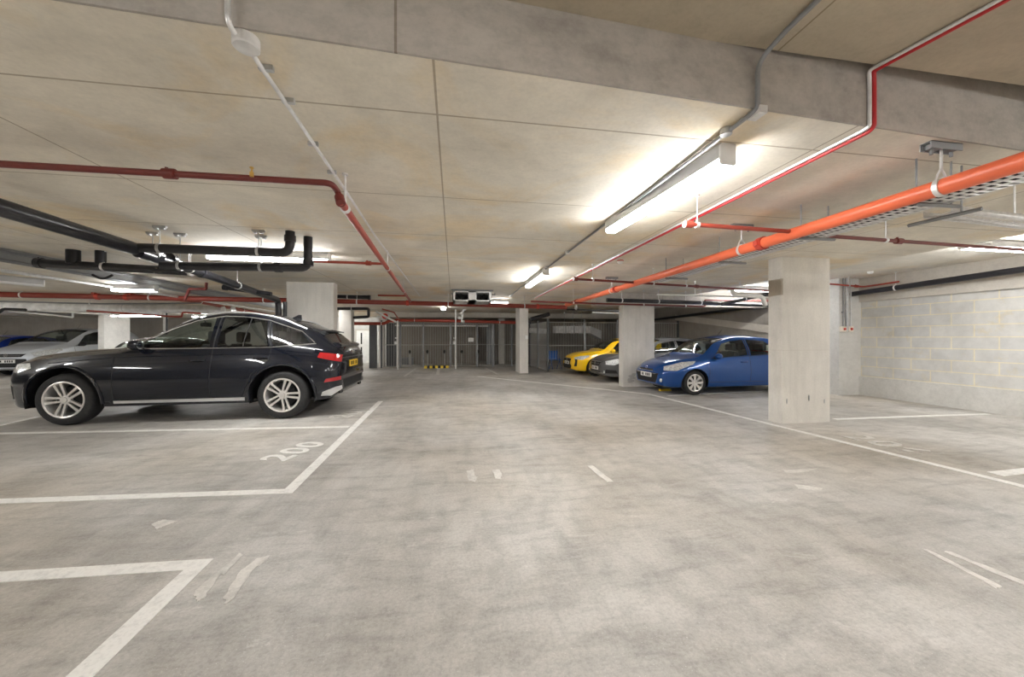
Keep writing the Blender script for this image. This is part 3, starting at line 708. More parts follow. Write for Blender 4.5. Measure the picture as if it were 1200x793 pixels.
def build_cars():
    build_audi()
    MT['p_blue'] = paint('bright blue paint', (.002, .06, .26), metal=.3, rough=.3)
    MT['p_yellow'] = paint('sunny yellow paint', (.93, .56, .01), metal=.0, rough=.35)
    MT['p_grey'] = paint('mid grey metallic paint', (.12, .12, .125), metal=.55, rough=.3)
    MT['p_silver'] = paint('silver blue metallic paint', (.60, .64, .69), metal=.3, rough=.32)
    MT['p_royal'] = paint('royal blue paint', (.01, .045, .36), metal=.3, rough=.3)
    MT['p_dark'] = paint('charcoal paint', (.03, .03, .035), metal=.3, rough=.3)
    # blue hatchback
    K = .94; sp = hatch(3.95, 1.72, 1.48, .82, 3.31, 1.02, 1.80, .93, nose=.70); sp['W'] = 1.72
    build_hatch('hatchback', 'bright blue five-door hatchback parked right of the middle column', (5.46+(3.95/2-.82)*K, 7.62+.83*K, 0), 0, K, sp, 'p_blue',
        dict(R=.30, H=1.48, zh=.93, cowl=1.02, head=1.80, B=2.32, C=3.12, style='cover', fog=(.60, .36), pz=.46, rg='glass',
             head_poly=[[(.10, .60), (.34, .60), (.78, .76), (.86, .83), (.55, .80), (.16, .69)]],
             grille=[[(-.44, .28), (.44, .28), (.55, .52), (-.55, .52)]], upper=[[(-.30, .575), (.30, .575), (.33, .615), (-.33, .615)]], chrome_bar=[(.57, .33), (.505, .46)], emblem=(.645, 'oval'), hy=.42))
    # dark grey hatchback
    K = .92; sp = hatch(4.30, 1.78, 1.46, .90, 3.58, 1.20, 2.05, .95, nose=.72); sp['W'] = 1.78
    build_hatch('hatchback', 'dark grey hatchback half hidden behind the middle column, next to the yellow car', (4.35+2.15*K, 10.85, 0), 0, K, sp, 'p_grey',
        dict(R=.31, H=1.46, zh=.95, cowl=1.20, head=2.05, B=2.5, C=3.35, style='six', pz=.44, fog=(.62, .34), rg='privacy',
             head_poly=[[(.08, .58), (.30, .56), (.62, .70), (.66, .77), (.40, .75), (.12, .68)]],
             grille=[[(-.36, .27), (.36, .27), (.44, .36), (-.44, .36)]], upper=[[(-.30, .52), (.30, .52), (.44, .66), (-.44, .66)]], fang=[[(.05, .30), (.42, .30), (.36, .40), (.08, .42)]],
             chrome_bar=[(.66, .42), (.59, .36), (.30, .6)], emblem=(.60, 'round'), hy=.45))
    # yellow hatchback
    K = .94; sp = hatch(4.05, 1.75, 1.43, .84, 3.38, 1.10, 1.90, .92, nose=.70); sp['W'] = 1.75
    build_hatch('hatchback', 'sunny yellow hatchback parked in front of the barred fence', (4.08+2.02*K, 12.85, 0), 0, K, sp, 'p_yellow',
        dict(R=.32, H=1.43, zh=.92, cowl=1.10, head=1.90, B=2.4, C=3.2, style='ten', pz=.47, rg='privacy',
             head_poly=[[(.10, .62), (.32, .60), (.60, .72), (.58, .76), (.30, .73), (.12, .68)]],
             grille=[[(-.42, .26), (.42, .26), (.52, .36), (.44, .42), (-.44, .42), (-.52, .36)]], upper=[[(-.34, .42), (.34, .42), (.42, .58), (.38, .63), (-.38, .63), (-.42, .58)]],
             fang=[[(.06, .36), (.14, .36), (.16, .64), (.10, .64)]], chrome_bar=[(.64, .36)], emblem=(.575, 'round'), hy=.45))
    # people carrier far left, nose towards the camera
    K = 1.04; sp = hatch(4.45, 1.84, 1.66, .92, 3.64, 1.02, 2.05, 1.03, nose=.80, tailz=1.0, van=True); sp['W'] = 1.84
    build_hatch('people_carrier', 'pale silver-blue people carrier facing out, left of the far white column', (-15.0, 15.0+2.22*K, 0), PI/2, K, sp, 'p_silver',
        dict(R=.33, H=1.66, zh=1.03, cowl=1.02, head=2.05, B=2.65, C=3.55, style='six', pz=.50, quarter=False, rg='privacy', mm='blackm',
             head_poly=[[(.08, .66), (.30, .64), (.80, .84), (.78, .90), (.42, .86), (.12, .78)]],
             grille=[[(-.62, .30), (.62, .30), (.55, .58), (-.55, .58)]], upper=[[(-.42, .64), (.42, .64), (.50, .74), (-.50, .74)]], chrome_bar=[(.69, .40)], emblem=(.70, 'round'), fog=(.66, .36), hy=.5))
    K = 1.0; sp = hatch(4.05, 1.75, 1.45, .84, 3.38, 1.05, 1.85, .92, nose=.70); sp['W'] = 1.75
    build_hatch('hatchback', 'royal blue hatchback at the left edge, beside the people carrier', (-17.6, 15.4+2.02, 0), PI/2, K, sp, 'p_royal',
        dict(R=.31, H=1.45, zh=.92, cowl=1.05, head=1.85, B=2.35, C=3.15, style='ten', rg='privacy',
             head_poly=[[(.08, .58), (.30, .58), (.70, .74), (.66, .79), (.15, .69)]], grille=[[(-.4, .28), (.4, .28), (.48, .48), (-.48, .48)]], emblem=(.63, 'oval'), hy=.42))
    K = .95; sp = hatch(4.2, 1.78, 1.44, .86, 3.46, 1.05, 1.9, .92, nose=.70); sp['W'] = 1.78
    build_hatch('hatchback', 'charcoal hatchback in the gap between the far white column and the black SUV bonnet', (-9.55, 11.6+2.1, 0), PI/2, K, sp, 'p_dark',
        dict(R=.31, H=1.44, zh=.92, cowl=1.05, head=1.9, B=2.4, C=3.25, style='ten', rg='privacy',
             head_poly=[[(.08, .58), (.30, .58), (.70, .74), (.66, .79), (.15, .69)]], grille=[[(-.4, .28), (.4, .28), (.48, .48), (-.48, .48)]], emblem=(.63, 'round'), hy=.42))
MT['lampbody'] = plain('grey lamp housing', (.5, .5, .5), .5)
MT['stepface'] = plain('shade grey step face', (.36, .37, .37), .7)  # the grey stands in for shade on the side of the soffit step
# ---------------------------------------------------------------- room shell
XR = 9.26; XL = -24.0; YB = -7.0; YF = 21.5; YS = 1.66; XS = 6.75; XLs = -6.15; ZN = 2.87; ZR = 2.68; ZL = 2.36
m = MB(); m.box((XL-.3, YB-.3, -.2), (XR+.3, YF+.3, 0)); struct('floor', m, 'floor')
# soffits: near slab is higher, main slab, higher strip on the right, lower one on the left
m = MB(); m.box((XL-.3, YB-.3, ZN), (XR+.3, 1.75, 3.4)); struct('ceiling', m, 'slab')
pa = at(63, 1, CEIL); pb = at(1183, 175, CEIL)
def beam_y(x): return pa.y+(pb.y-pa.y)*(x-pa.x)/(pb.x-pa.x)
m = MB()
m.prism([(XL-.3, beam_y(XL*.4)), (pa.x, pa.y), (pb.x, pb.y), (XS, beam_y(XS)), (XS, YF+.3), (XLs, YF+.3), (XLs, 3.0), (XL-.3, 3.0)], CEIL, 3.3, 2)
struct('ceiling.001', m, 'ceiling')
m = MB(); g = .012
m.prism([(XL-.3, beam_y(XL*.4)-g), (pa.x, pa.y-g), (pb.x, pb.y-g), (XR+.2, beam_y(XR)-g), (XR+.2, beam_y(XR)+.35), (XS, beam_y(XS)+.35), (XS, beam_y(XS)), (pb.x, pb.y), (pa.x, pa.y), (XL-.3, beam_y(XL*.4))], CEIL+.001, 3.2, 2)
struct('trim_1', m, 'beam')                                      # exposed edge of the slab step
m = MB(); m.box((XS, 1.8, ZR), (XR+.3, YF+.3, 3.2)); struct('ceiling.002', m, 'ceiling_side')
m = MB(); m.box((XL-.3, 3.0, ZL), (XLs, YF+.3, CEIL)); struct('ceiling.003', m, 'ceiling_side')
m = MB(); m.box((XLs, 3.0, ZL-.005), (XLs+.015, YF, CEIL+.01)); struct('trim_8', m, 'stepface')
# walls
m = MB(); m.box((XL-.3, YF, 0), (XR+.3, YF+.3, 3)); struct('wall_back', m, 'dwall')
m = MB(); m.box((XL-.3, YB-.3, 0), (XL, YF+.3, 3)); struct('wall_left', m, 'wall')
m = MB(); m.box((XL-.3, YB-.3, 0), (XR+.3, YB, 3)); struct('wall_front', m, 'wall')
PY = 7.12
m = MB(); m.box((XR+.06, YB, 0), (XR+.4, PY, 2.14)); struct('wall_right', m, 'block')
m = MB(); m.box((XR, YB, 0), (XR+.4, PY, .43)); struct('trim_2', m, 'plinth')
m = MB(); m.box((XR, YB, 2.14), (XR+.4, PY, ZN)); struct('trim_3', m, 'lintel')
m = MB(); m.box((8.72, PY, 0), (XR+.4, PY+.35, ZR)); struct('wall_right.001', m, 'plinth')
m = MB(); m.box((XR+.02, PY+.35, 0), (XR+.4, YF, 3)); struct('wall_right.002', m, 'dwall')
m = MB(); m.prism([(PY+.4, 1.2), (PY+.4, 1.42), (14.2, 2.3), (14.2, 2.08)], XR-.03, XR+.1, 0); struct('trim_4', m, 'lintel')
# downstand beam over the middle column on the right
m = MB(); m.box((3.8, 9.42, 2.20), (XR, 9.75, CEIL+.2)); struct('trim_5', m, 'beam')
m = MB(); m.box((XLs, 17.9, 2.32), (XR, 18.3, CEIL+.1)); struct('trim_6', m, 'ceiling_side')
# wall behind the bicycle cage, white left wall with the door
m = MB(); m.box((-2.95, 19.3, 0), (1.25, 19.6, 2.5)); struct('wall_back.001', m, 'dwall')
m = MB(); m.box((-7.6, 20.6, 0), (-3.6, 20.9, 2.5)); struct('wall_back.002', m, 'plinth')

# ---------------------------------------------------------------- columns
def column(x0, x1, y0, y1, z1, label, mt='column', stain=True):
    m = MB(); b = .012
    m.prism([(x0+b, y0), (x1-b, y0), (x1, y0+b), (x1, y1-b), (x1-b, y1), (x0+b, y1), (x0, y1-b), (x0, y0+b)], 0, z1, 2)
    return tag(obj('concrete_column', m, mt, sharp=30), label, 'column')
a = at(916, 496.5, 0); b = at(975, 494.5, 0); STAIN_X = a.x+.05; MT['column_stain'] = stain_column()
column(a.x, b.x, a.y, a.y+.25, CEIL, 'broad pale concrete column right of the bright blue hatchback, nearest of all', 'column_stain')
a = at(730, 453.2, 0); b = on_y(767, 453, a.y)
column(a.x, b.x, a.y, a.y+.25, 2.20, 'concrete column with scuff marks at its foot, between the grey and the bright blue car')
a = on_y(335.4, 331, 8.75); b = on_y(391, 331, 8.75)
column(a.x, b.x, 8.75, 9.02, CEIL, 'broad pale column behind the tail of the black SUV')
a = at(609, 437.3, 0)
column(a.x, a.x+.33, a.y, a.y+.9, CEIL, 'slim concrete column in mid aisle, left of the blue folding chair')
a = on_y(114.5, 380, 14.9); b = on_y(122, 380, 14.9)
column(a.x, b.x, 14.9, 15.95, ZL, 'white lit column between the people carrier and the black SUV bonnet', 'plinth')
a = on_y(584, 400, 18.8)
column(a.x, a.x+.3, 18.6, 18.9, 2.4, 'narrow pale column standing inside the barred cage')
a = on_y(397, 400, 15.5); b = on_y(412, 400, 15.5)
column(a.x, b.x, 15.5, 15.9, CEIL, 'narrow column just left of the white door')
a = on_y(444, 400, 17.6); b = on_y(450, 400, 17.6)
column(a.x, b.x, 17.6, 17.9, 2.35, 'thin pale column between the white door and the cage')
# scuffs on column feet
aa = at(730, 453.2, 0); m = MB()
for k in range(9):
    x = aa.x+.20+.05*math.sin(k*1.9)+.012*k; z = .13+.026*k; m.ball((x, aa.y-.0003, z), (.07, .0015, .03), 10)
tag(obj('tyre_scuff', m, 'scuff'), 'broad dark smear low on the column beside the grey car', 'scuff')
ca = at(918, 496.5, 0)
for u, v, w_, h_, lb in ((948, 466, .012, .05, 'longest dark mark on the front of the nearest column'), (966, 470, .010, .04, 'dark mark near the right edge of the nearest column'), (922, 470, .010, .045, 'dark mark near the left edge of the nearest column')):
    q = on_y(u, v, ca.y); m = MB(); m.ball((q.x, ca.y-.0003, q.z), (w_, .0015, h_), 10); tag(obj('tyre_scuff', m, 'steel_dk'), lb, 'scuff')
# ---------------------------------------------------------------- painted floor lines
def stripe(p, q, w, label, mt='line', name='painted_line', grp=None):
    p = Vector((p[0], p[1], 0)); q = Vector((q[0], q[1], 0)); d = (q-p).normalized(); n = Vector((-d.y, d.x, 0))*w/2
    m = MB(); vs = [p-n, q-n, q+n, p+n]; m.add([(v.x, v.y, .0) for v in vs]+[(v.x, v.y, .004) for v in vs], [(0, 3, 2, 1), (4, 5, 6, 7), (0, 1, 5, 4), (1, 2, 6, 5), (2, 3, 7, 6), (3, 0, 4, 7)])
    return tag(obj(name, m, mt), label, 'floor marking', grp)
def line_uv(pts, w, label, mt='line'):                    # connected painted line
    m = MB()
    ps = [Vector((*at(u, v, 0).xy, 0)) for u, v in pts]
    L = []; Rr = []
    for i, p in enumerate(ps):
        ds = []
        if i > 0: ds.append((p-ps[i-1]).normalized())
        if i < len(ps)-1: ds.append((ps[i+1]-p).normalized())
        ns = [Vector((-d.y, d.x, 0)) for d in ds]; n = sum(ns, Vector()).normalized(); k = 1/max(.3, n.dot(ns[0]))
        L.append(p+n*w/2*k); Rr.append(p-n*w/2*k)
    n = len(ps); vs = [(q.x, q.y, z) for z in (0, .004) for row in (L, Rr) for q in row]
    fs = []
    for i in range(n-1):
        fs.append((2*n+i, 3*n+i, 3*n+i+1, 2*n+i+1)); fs.append((i, i+1, 2*n+i+1, 2*n+i)); fs.append((n+i, 3*n+i, 3*n+i+1, n+i+1))
    fs.append((0, 2*n, 3*n, n)); fs.append((n-1, 2*n-1, 4*n-1, 3*n-1))
    m.add(vs, fs); return tag(obj('painted_line', m, mt), label, 'floor marking')
line_uv([(-60, 680), (233, 661.5), (70, 815), (10, 880)], .10, 'wide white painted corner of the bay nearest the camera')
line_uv([(-90, 590.5), (338, 575.5), (446, 470)], .095, 'white painted corner and edge of the bay numbered 200')
line_uv([(-90, 509.5), (409, 500)], .085, 'white painted line between bay 200 and the black SUV')
line_uv([(-20, 503), (46, 488)], .09, 'white painted line running under the front wheel of the black SUV')
line_uv([(560, 441), (760, 461.5), (903, 497), (1202, 570.5), (1300, 594)], .09, 'long white line along the right-hand bays, past the nearest column')
line_uv([(978, 491), (1080, 487.5), (1158, 485)], .09, 'white painted bay divider on the floor right of the nearest column')
line_uv([(1166, 555.5), (1290, 542)], .11, 'white painted bay divider at the right edge')
line_uv([(783, 463.5), (902, 457.5)], .08, 'white painted bay divider in front of the bright blue hatchback')
line_uv([(474, 441), (489, 430.5)], .09, 'faint white bay line left of the striped wheel stop', 'line_old')
line_uv([(513, 439), (514, 431.5)], .12, 'short white bay line in front of the striped wheel stop', 'line_old')
line_uv([(584, 438.5), (569, 431)], .1, 'faint white bay line left of the slim column', 'line_old')
line_uv([(547, 441), (620, 440)], .08, 'faint white line across the aisle by the slim column', 'line_old')
def text_mark(txt, c, size, rz, label, mt='line_old'):
    cu = bpy.data.curves.new('t', 'FONT'); cu.body = txt; cu.size = size; cu.align_x = 'CENTER'; cu.align_y = 'CENTER'; cu.extrude = .002; cu.space_character = 1.12; cu.offset = .012
    t = bpy.data.objects.new('t', cu); COL.objects.link(t); bpy.context.view_layer.update()
    me = bpy.data.meshes.new_from_object(t.evaluated_get(bpy.context.evaluated_depsgraph_get())); bpy.data.objects.remove(t)
    o = bpy.data.objects.new('painted_number', me); COL.objects.link(o); me.materials.clear(); me.materials.append(MT[mt])
    o.location = (c[0], c[1], .0045); o.rotation_euler = (0, 0, rz); return tag(o, label, 'floor marking')
p0 = at(318, 541, 0); p1 = at(374, 518, 0); c0 = at(347, 528.5, 0)
rz = math.atan2(p1.y-p0.y, p1.x-p0.x)
text_mark('200', (c0.x, c0.y), .44, rz, 'white painted bay number 200 in worn digits', 'line')
c0 = at(413, 484, 0); text_mark('201', (c0.x, c0.y), .5, rz, 'faint painted bay number by the rear wheel of the black SUV', 'line_old')
c0 = at(1035, 520, 0); text_mark('206', (c0.x, c0.y), .5, -PI/2, 'barely legible worn number beside the long right-hand line', 'line_old')
# worn paint patches on the aisle
def patch(pts_uv, label):
    ps = [at(u, v, 0) for u, v in pts_uv]; m = MB()
    n = len(ps); cx = sum(p.x for p in ps)/n; cy = sum(p.y for p in ps)/n; vs = []
    dense = []
    for i in range(n):
        a, b = ps[i], ps[(i+1) % n]
        for k in range(6):
            t = k/6; q = a.lerp(b, t); dense.append((q.x+random.uniform(-.006, .006), q.y+random.uniform(-.006, .006)))
    m.prism(dense, 0, .003, 2)
    return tag(obj('worn_paint_patch', m, 'line_old'), label, 'floor marking')
patch([(227, 697), (232, 690), (281, 648), (285, 650), (262, 674), (258, 672), (240, 700), (232, 705)], 'worn white smear right of the near bay corner, the left one of two')
patch([(262, 700), (283, 668), (300, 655), (318, 650), (312, 657), (296, 668), (275, 700), (264, 708)], 'worn white smear right of the near bay corner, the right one of two')
patch([(547, 552), (555, 550), (556, 557), (559, 559), (557, 565), (549, 563)], 'small white paint blot in the middle of the aisle, left of a pair')
patch([(577, 551), (585, 550), (588, 556), (587, 562), (581, 561)], 'small white paint blot in the middle of the aisle, right of a pair')
patch([(688, 546), (694, 545), (720, 565), (712, 565)], 'narrow white paint streak right of the pair of blots')
patch([(178, 614), (190, 609), (209, 611), (196, 615), (184, 620)], 'small white paint streak between the two left-hand bay corners')
patch([(1105, 646), (1112, 646), (1203, 682), (1203, 687), (1190, 682)], 'long white scrape on the floor at the right edge, the upper one')
patch([(1080, 643), (1088, 644), (1175, 688), (1168, 690)], 'long white scrape on the floor at the right edge, the lower one')
patch([(918, 551), (958, 549), (945, 553), (920, 555)], 'pale scrape across the aisle in front of the nearest column')
patch([(930, 567), (965, 572), (960, 575), (935, 572)], 'pale scrape nearer than the one before the nearest column')

# ---------------------------------------------------------------- lamps
def batten(c, rz, L, label, z=None, lit=True):
    t = thing('batten_light', label, 'ceiling light', (c[0], c[1], z), rz, 'linear batten lights')
    m = MB(); m.rbox((0, 0, -.048), (L, .115, .096), .008, 0); obj('lamp_body', m, 'lampbody', t, world=False)
    m = MB(); m.rbox((0, 0, -.115), (L-.03, .105, .045), .02, 0); obj('diffuser', m, 'lamp' if lit else 'lampoff', t, world=False)
    m = MB(); m.rbox((-L/2+.006, 0, -.068), (.014, .118, .136), .02, 0); obj('end_cap', m, 'lampoff', t, world=False)
    m = MB(); m.rbox((L/2-.006, 0, -.068), (.014, .118, .136), .02, 0); obj('end_cap', m, 'lampoff', t, world=False)
    return t
a = at(842, 185, CEIL-.1); b = at(708, 269, CEIL-.1)
batten(((a.x+b.x)/2+.07, (a.y+b.y)/2), math.atan2(b.y-a.y, b.x-a.x), (b-a).length, 'long lit batten light on the main ceiling, largest and brightest', CEIL)
a = at(613, 337, CEIL-.1); b = at(640, 317, CEIL-.1)
batten(((a.x+b.x)/2+.06, (a.y+b.y)/2), math.atan2(b.y-a.y, b.x-a.x), 1.6, 'second lit batten light, further down the same cable as the largest', CEIL)
a = on_y(577, 350, 11.6); batten((a.x+.22, 11.6), 0, .55, 'small lit batten light beside the ceiling fan box', CEIL)
batten((-2.6, 5.75), 0, 1.6, 'lit batten light behind the pair of black pipes', CEIL)
batten((7.75, 4.05), 0, 1.5, 'lit batten light cut by the right edge, behind the dark red pipe', ZR)
a = on_y(160, 367, 14.2); batten((a.x, 14.2), 0, 1.45, 'lit batten light above the roofline of the black SUV, left', ZL-.18)
a = at(165, 339, ZL-.09); batten((a.x-.1, a.y), 0, .75, 'short lit batten light under the wide grey soffit step, above the brick red pipe', ZL)
a = at(20, 331, ZL-.1); b = at(10, 329, ZL-.1); batten((a.x, a.y), 1.2, .6, 'short unlit batten far left, below the low beige soffit', ZL, False)
a = at(24, 284, CEIL-.1); batten((-5.75, 4.9), 0, .9, 'unlit batten high at the left edge, in front of the grey soffit step', CEIL, False)
batten((-11.5, 5.0), 0, 1.5, 'added fill batten unseen beyond the left edge, above empty bays', ZL)  # out of frame, added to give light from the left
batten((-15.5, 11.5), 0, 1.5, 'batten light in front of the people carrier', ZL)
batten((-19.5, 17.0), 0, 1.5, 'batten light above the royal blue car', ZL)
batten((-10.5, 18.0), 0, 1.5, 'batten light at the far left wall', ZL)
batten((-5.35, 15.0), 0, 1.4, 'added fill batten kept out of sight behind the broad pale column', CEIL-.0)  # added for general brightness at the far end, hidden by the column
batten((-4.9, 18.9), 0, 1.2, 'added batten that brightens the white door', CEIL)  # added lamp so that the door comes out bright white
batten((-9.2, 3.9), 0, 1.5, 'unseen batten added to brighten the left soffit, over empty bays', ZL)  # unseen lamp added to lift the left soffit
batten((-13.2, 8.0), 0, 1.5, 'unseen batten added to brighten the soffit over the far left bays', ZL)  # a second unseen lamp added for the same soffit
batten((5.6, 10.05), 0, 1.5, 'added fill batten hidden behind the downstand beam, above the dark grey hatchback', CEIL)  # added lamp, keeps the bays beyond the beam from going dim
batten((7.9, 8.6), 0, 1.5, 'batten light above the bright blue hatchback', ZR)
# rows assumed to carry on behind the camera; added lamps here fill the ceiling
for k, (x, y) in enumerate(((1.6, -1.3), (-3.2, -.9), (6.0, -1.0), (1.6, -5.0), (-6.5, -3.5), (-11, -1.5), (7.6, .6), (-6.2, .4), (4.2, -3.4))):
    batten((x, y), PI/2, 1.6, ['batten light just behind the camera', 'batten light behind the camera on the left', 'batten light behind the camera on the right', 'batten light by the wall behind the camera', 'batten light far behind on the left', 'batten light at far left behind', 'batten light at right above the near bays', 'batten light left of the camera, out of view', 'batten light right behind the camera, second row'][k], ZN)
# round emergency lamp
a = on_y(519.5, 363, 14.6); t = thing('bulkhead_light', 'small round lit lamp hanging under the far ceiling by the red pipe', 'ceiling light', (a.x, a.y, a.z+.12))
m = MB(); m.lathe([(0, 0), (.12, 0), (.12, -.04), (0, -.04)], (0, 0, 0), 2, 20); m.tube([(0, 0, 0), (0, 0, CEIL-a.z-.12)], .01, 6); obj('lamp_body', m, 'lampoff', t, world=False)
m = MB(); m.ball((0, 0, -.06), (.10, .10, .07)); obj('diffuser', m, 'lamp', t, world=False)

# ---------------------------------------------------------------- pipes
def strap(mb, p, r, d):                                   # clip ring around a pipe at p, pipe direction d
    d = Vector(d).normalized(); mb.tube([p-d*.014, p+d*.014], r+.007, 14)
def pipe(name, label, cat, pts, r, mt, rad=.07, rods=(), couplings=(), ceil=CEIL, rodm='galvl', n=14, cm=None, strut=False, group=None):
    """rods / couplings: distances along the path"""
    pts = [Vector(p) for p in pts]; t = thing(name, label, cat, pts[0], 0, group)
    m = MB(); m.path(pts, r, rad, n); obj('pipe_run', m, mt, t)
    def where(s):
        for i in range(len(pts)-1):
            l = (pts[i+1]-pts[i]).length
            if s <= l or i == len(pts)-2: d = (pts[i+1]-pts[i]).normalized(); return pts[i]+d*s, d
            s -= l
    for s in rods:
        p, d = where(s); m = MB(); strap(m, p, r, d)
        top = ceil(p) if callable(ceil) else ceil
        m.tube([p+Vector((0, 0, r)), (p.x, p.y, top)], .006, 6)
        if strut: 
            m.cbox((p.x, p.y, top-.012), (.13, .03, .024)); m.cbox((p.x-.035, p.y, top-.03), (.03, .035, .02)); m.cbox((p.x+.035, p.y, top-.03), (.03, .035, .02))
        else: m.lathe([(0, 0), (.022, 0), (.022, -.012), (0, -.012)], (p.x, p.y, top), 2, 10)
        obj('pipe_hanger', m, 'galv' if strut else rodm, t)
    for s in couplings:
        p, d = where(s); m = MB(); m.tube([p-d*.035, p+d*.035], r+.012, 16); m.tube([p-d*.02+Vector((0, 0, r)), p-d*.02+Vector((0, 0, r+.02))], .01, 6)
        obj('pipe_coupling', m, cm or mt, t)
    return t
# big orange-red main along the aisle
zp = 2.273
a = at(1200, 189, zp); b = at(664, 357, zp); d = (b-a).normalized(); a2 = a-d*5
Lm = (b-a2).length
big = pipe('fire_main', 'large orange-red pipe running diagonally from upper right to the far cross pipe', 'pipe', [a2, b], .053, 'orange', rods=(), couplings=(), n=24)
def alongbig(u):                                          # point on the main seen at picture column u
    v = 189+(u-1200)*(357-189)/(664-1200); return at(u, v, zp)
for u, st in ((1103, 1), (869, 1), (717, 1)):
    p = alongbig(u); m = MB()
    m.box((p.x-.125, p.y-.03, CEIL-.005), (p.x+.125, p.y+.03, CEIL)); 
    m.box((p.x-.125, p.y-.03, CEIL-.045), (p.x+.125, p.y-.024, CEIL)); m.box((p.x-.125, p.y+.024, CEIL-.045), (p.x+.125, p.y+.03, CEIL)); m.box((p.x-.1, p.y-.024, CEIL-.04), (p.x-.02, p.y+.024, CEIL-.012)); m.box((p.x+.02, p.y-.024, CEIL-.04), (p.x+.1, p.y+.024, CEIL-.012))
    for s in (-.08, .08): m.tube([(p.x+s, p.y, CEIL-.045), (p.x+s, p.y, CEIL-.075)], .009, 6)
    o = obj('ceiling_strut', m, 'steel_dk', big)
    m = MB(); strap(m, p, .054, d); m.tube([p+Vector((0, 0, .11)), (p.x, p.y, CEIL-.02)], .008, 8)
    for s in (-1, 1): m.tube([p+Vector((s*.05, 0, .02)), p+Vector((s*.03, 0, .08)), p+Vector((0, 0, .12))], .006, 6)
    obj('pipe_hanger', m, 'galvl', big)
for u in (893, 722, 676, 1290):
    p = alongbig(u); m = MB(); m.tube([p-d*.035, p+d*.035], .066, 20); m.cbox((p.x+.07, p.y, p.z), (.03, .05, .05)); m.cbox((p.x-.07, p.y, p.z), (.03, .05, .05)); obj('pipe_coupling', m, 'orange_d', big)
# main cross pipe
zc_ = 2.273
p = [on_y(-60, 342.5, 9.7), on_y(0, 345, 9.8), on_y(120, 347.5, 9.9), on_y(235, 350, 10.05), on_y(400, 353, 10.3), on_y(520, 356, 10.45), on_y(664, 360, 10.6)]
L_ = sum((p[i+1]-p[i]).length for i in range(6))
pipe('fire_main', 'dark brick red pipe crossing the hall, ending at the big orange pipe', 'pipe', p, .062, 'main_red', rods=(1.2, 3.6, 6.0, 8.2, 10.6, 12.8, 14.4), couplings=(2.6, 3.15, 7.3, 9.5, 13.2), rad=.4, ceil=lambda q: ZL if q.x < XLs else CEIL, cm='orange_d')
# near thin cross pipe with the S bend and the run along the aisle
z1 = 2.39; z2 = 2.29
a = at(-70, 188, z1); b = at(388, 214.5, z1); e = at(399, 236, z2); f = at(481, 353, z2)
t = pipe('sprinkler_pipe', 'dark red pipe from the left edge bending down the aisle beside the grey conduit', 'pipe', [a, b, (b.x+.01, b.y+.12, z1-.01), (e.x, e.y, z2), f], .0215, 'red', rad=.05, rods=(2.62,), couplings=(1.25, 2.47))
m = MB(); q = at(295, 207, z1); m.tube([(q.x, q.y, z1+.02), (q.x, q.y, z1+.05)], .006, 6); m.ball((q.x, q.y, z1+.06), (.014, .014, .008), 8); m.tube([(q.x, q.y, z1), (q.x, q.y, z1+.03)], .013, 8); obj('sprinkler_head', m, 'brass', t)
m = MB(); m.path([(b.x-.0, b.y+.05, z1-.0), (e.x, e.y, z2)], .028, .01); 
dd = (f-e).normalized(); m = MB(); m.tube([e, e+dd*2.0, f], .028, 14); obj('pipe_run', m, 'red2', t)
for s in (.15, 2.6, 5.2):
    q = e+dd*s; m = MB(); strap(m, q, .028, dd); m.tube([q, (q.x, q.y, CEIL)], .006, 6); obj('pipe_hanger', m, 'galvl', t)
# grey conduit next to it, with junction box on the beam
jb = at(286, 43, CEIL); j2 = at(398, 213, CEIL-.02); j3 = at(440, 277, CEIL-.02); j4 = at(492, 347, CEIL-.02)
t = thing('cable_conduit', 'pale grey conduit left on the ceiling, starting at a round box on the beam', 'conduit', (jb.x, jb.y, CEIL))
m = MB(); m.path([(jb.x-.02, jb.y-.075, ZN), (jb.x-.02, jb.y-.075, CEIL-.02), (jb.x, jb.y+.02, CEIL-.022), (j2.x, j2.y, CEIL-.018), (j3.x, j3.y, CEIL-.018), (j4.x, j4.y, CEIL-.018)], .0105, .05, 10); obj('conduit_run', m, 'galvl', t)
m = MB(); m.lathe([(0, -.045), (.045, -.045), (.05, -.04), (.05, 0), (0, 0)], (jb.x+.005, jb.y+.005, CEIL), 2, 20); obj('junction_box', m, 'galvl', t)
for u, v in ((312, 82), (338, 120), (367, 170), (389, 203)):
    q = at(u, v, CEIL-.02); m = MB(); m.cbox((q.x, q.y, CEIL-.012), (.06, .022, .024)); obj('saddle_clip', m, 'galv', t)
# grey conduit that feeds the lamp row
k0 = at(948, 4, ZN-.02); k1 = at(893, 62, ZN-.02); k2 = at(893, 124, CEIL-.02)
by = beam_y(k2.x)-.035
t = thing('cable_conduit', 'dark grey conduit dropping over the beam and feeding the row of batten lights', 'conduit', (k2.x, k2.y, CEIL))
k9 = at(597, 347, CEIL-.02)
m = MB(); m.path([(k0.x+.6*(k0.x-k1.x), by-1.8, ZN-.02), (k1.x, by-.12, ZN-.02), (k2.x, by, ZN-.09), (k2.x, by, CEIL-.01), (k2.x, by+.04, CEIL-.02), k9], .0125, .07, 10); obj('conduit_run', m, 'steel_dk', t)
for u, v in ((851, 155), (665, 296), (640, 313)):
    q = at(u, v, CEIL-.02); m = MB(); m.lathe([(0, -.035), (.032, -.035), (.035, 0)], (q.x, q.y, CEIL), 2, 14); obj('junction_box', m, 'whitep' if u < 800 else 'galv', t)
q = at(893, 124, CEIL); m = MB(); m.cbox((q.x, q.y+.03, CEIL-.02), (.05, .08, .04)); obj('inspection_elbow', m, 'galvl', t)
